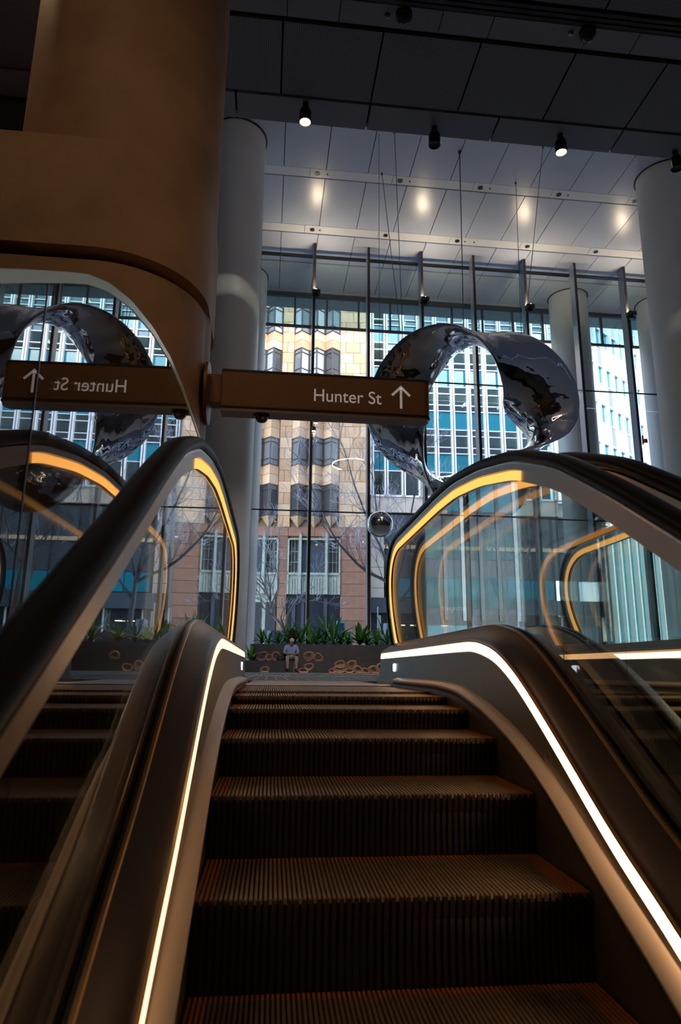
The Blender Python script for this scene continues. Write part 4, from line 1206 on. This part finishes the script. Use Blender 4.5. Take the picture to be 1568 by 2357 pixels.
# --- bare trees
def grow(m, tw, p, d, L, r, depth, rg, sag=.0):
    if depth <= 0: return
    r = max(r, .0075)
    pts = [p]; q = Vector(p); dd = Vector(d).normalized(); n = 3
    for i in range(n):
        dd = (dd+Vector((rg.uniform(-.22, .22), rg.uniform(-.22, .22), rg.uniform(-.14, .22)))).normalized(); q = q+dd*(L/n); pts.append(tuple(q))
    rr = [r*(1-.35*i/n) for i in range(n+1)]
    (m if r > .016 else tw).tube(pts, rr, 5 if r > .02 else 3, False)
    k = rg.choice((2, 2, 3))
    for i in range(k):
        a = Vector((rg.uniform(-1, 1), rg.uniform(-.8, .8), rg.uniform(-.5, .9)))
        nd = (dd*1.1+a*.75).normalized(); st = pts[-1] if i < 2 else pts[2]
        grow(m, tw, st, nd, L*rg.uniform(.66, .86), r*(.66 if i else .78), depth-1, rg)
def tree(base, limbs, label, seed, depth, bark='bark'):
    rg = random.Random(seed)
    t = empty('tree', kk(*base), 0, label, 'tree', 'bare street trees')
    m = MB(); tw = MB()
    for pts, r0, r1, L, dep in limbs:
        P = [Vector(kk(a-base[0], b-base[1], c-base[2])) for a, b, c in pts]
        n = len(P); m.tube(P, [r0+(r1-r0)*i/(n-1) for i in range(n)], 7, False)
        for i in range(1, n):
            dd = (P[i]-P[i-1]).normalized()
            if i == n-1: grow(m, tw, tuple(P[i]), dd, L, r1, dep, rg)
            for s in range(2 if i > 0 else 0):
                a = Vector((rg.uniform(-1, 1), rg.uniform(-.7, .7), rg.uniform(-.1, 1)))
                grow(m, tw, tuple(P[i]), (dd*.7+a).normalized(), L*.85, r1*.7, dep-1, rg)
    m.build('trunk', bark, t, True, None)
    w = tw.build('twigs', 'twig', t); w['kind'] = 'stuff'
def trees():
    y = 34
    tree((6.75, y, 0), [
        ([(6.75, y, 0), (6.7, y, 2.2), (6.6, y, 4.2)], .17, .14, 1.2, 1),
        ([(6.6, y, 4.2), (5.9, y+.1, 4.65), (5.2, y+.2, 4.97), (4.6, y+.1, 5.4), (4.07, y, 5.91), (3.5, y-.2, 6.5), (3.16, y-.3, 7.02), (2.69, y-.2, 8.04), (2.2, y, 9.2)], .115, .035, 1.35, 6),
        ([(6.6, y, 4.2), (6.2, y-.1, 5.17), (5.75, y, 6.4), (5.3, y+.2, 7.3), (5.0, y+.1, 8.1), (4.4, y, 9.6), (4.05, y, 10.9)], .10, .03, 1.35, 6),
        ([(6.6, y, 4.2), (6.45, y+.2, 5.6), (6.2, y+.3, 6.9), (5.7, y+.5, 8.0), (5.5, y+.2, 9.6)], .10, .035, 1.3, 6),
        ([(6.6, y, 4.2), (7.0, y+.2, 5.6), (7.2, y-.2, 7.2), (7.6, y, 9.0), (7.7, y, 10.8)], .09, .03, 1.3, 6),
        ([(6.7, y, 3.4), (7.6, y, 4.6), (8.6, y+.2, 6.1), (9.4, y, 7.8)], .08, .03, 1.3, 5)],
        'large bare tree leaning over the street left of the right newel', 11, 6, 'bark_dark')
    y = 29.8
    s = y/34.
    def q(x, z): return (x*s, y, .11+(z-.11)*s)
    tree((.88, y, 1.2), [
        ([q(1.0, 1.6), q(.80, 2.2), q(.39, 2.63), q(.28, 3.0), q(.20, 3.38)], .095, .055, .8, 4),
        ([q(.20, 3.38), q(-.05, 3.8), q(-.30, 4.13), q(-.7, 4.5)], .045, .025, .75, 5),
        ([q(.25, 3.2), q(.56, 4.0), q(.60, 4.5), q(.40, 5.2)], .045, .022, .75, 5),
        ([q(.20, 3.38), q(.15, 4.2), q(-.13, 5.23), q(.0, 6.2)], .045, .022, .75, 5),
        ([q(.98, 1.7), q(1.04, 2.64), q(1.35, 3.19), q(1.60, 3.33), q(1.89, 3.41), q(2.5, 3.45), q(2.99, 3.33)], .06, .018, .5, 4),
        ([q(1.35, 3.19), q(1.7, 3.7), q(2.1, 4.0), q(2.3, 4.6)], .03, .015, .55, 4)],
        'small pale bare tree in the outdoor planter behind the seated man', 23, 5)
    y = 37
    tree((-4.9, y, 0), [([(-4.9, y, 0), (-4.8, y, 3), (-4.6, y, 5)], .15, .09, 1.4, 5), ([(-4.8, y, 3), (-4.0, y, 5), (-3.4, y, 7)], .08, .04, 1.3, 4)], 'bare tree outside hidden behind the left column', 5, 5, 'bark_dark')
    tree((13.5, y, 0), [([(13.5, y, 0), (13.5, y, 3), (13.3, y, 5.5)], .16, .09, 1.6, 5), ([(13.5, y, 3), (14.4, y, 5), (15.2, y, 7.4)], .09, .05, 1.5, 5), ([(13.5, y, 3), (12.6, y, 5.2), (12.0, y, 7.6)], .09, .05, 1.5, 5)], 'bare tree behind the right escalator glass', 8, 5, 'bark_dark')
trees()
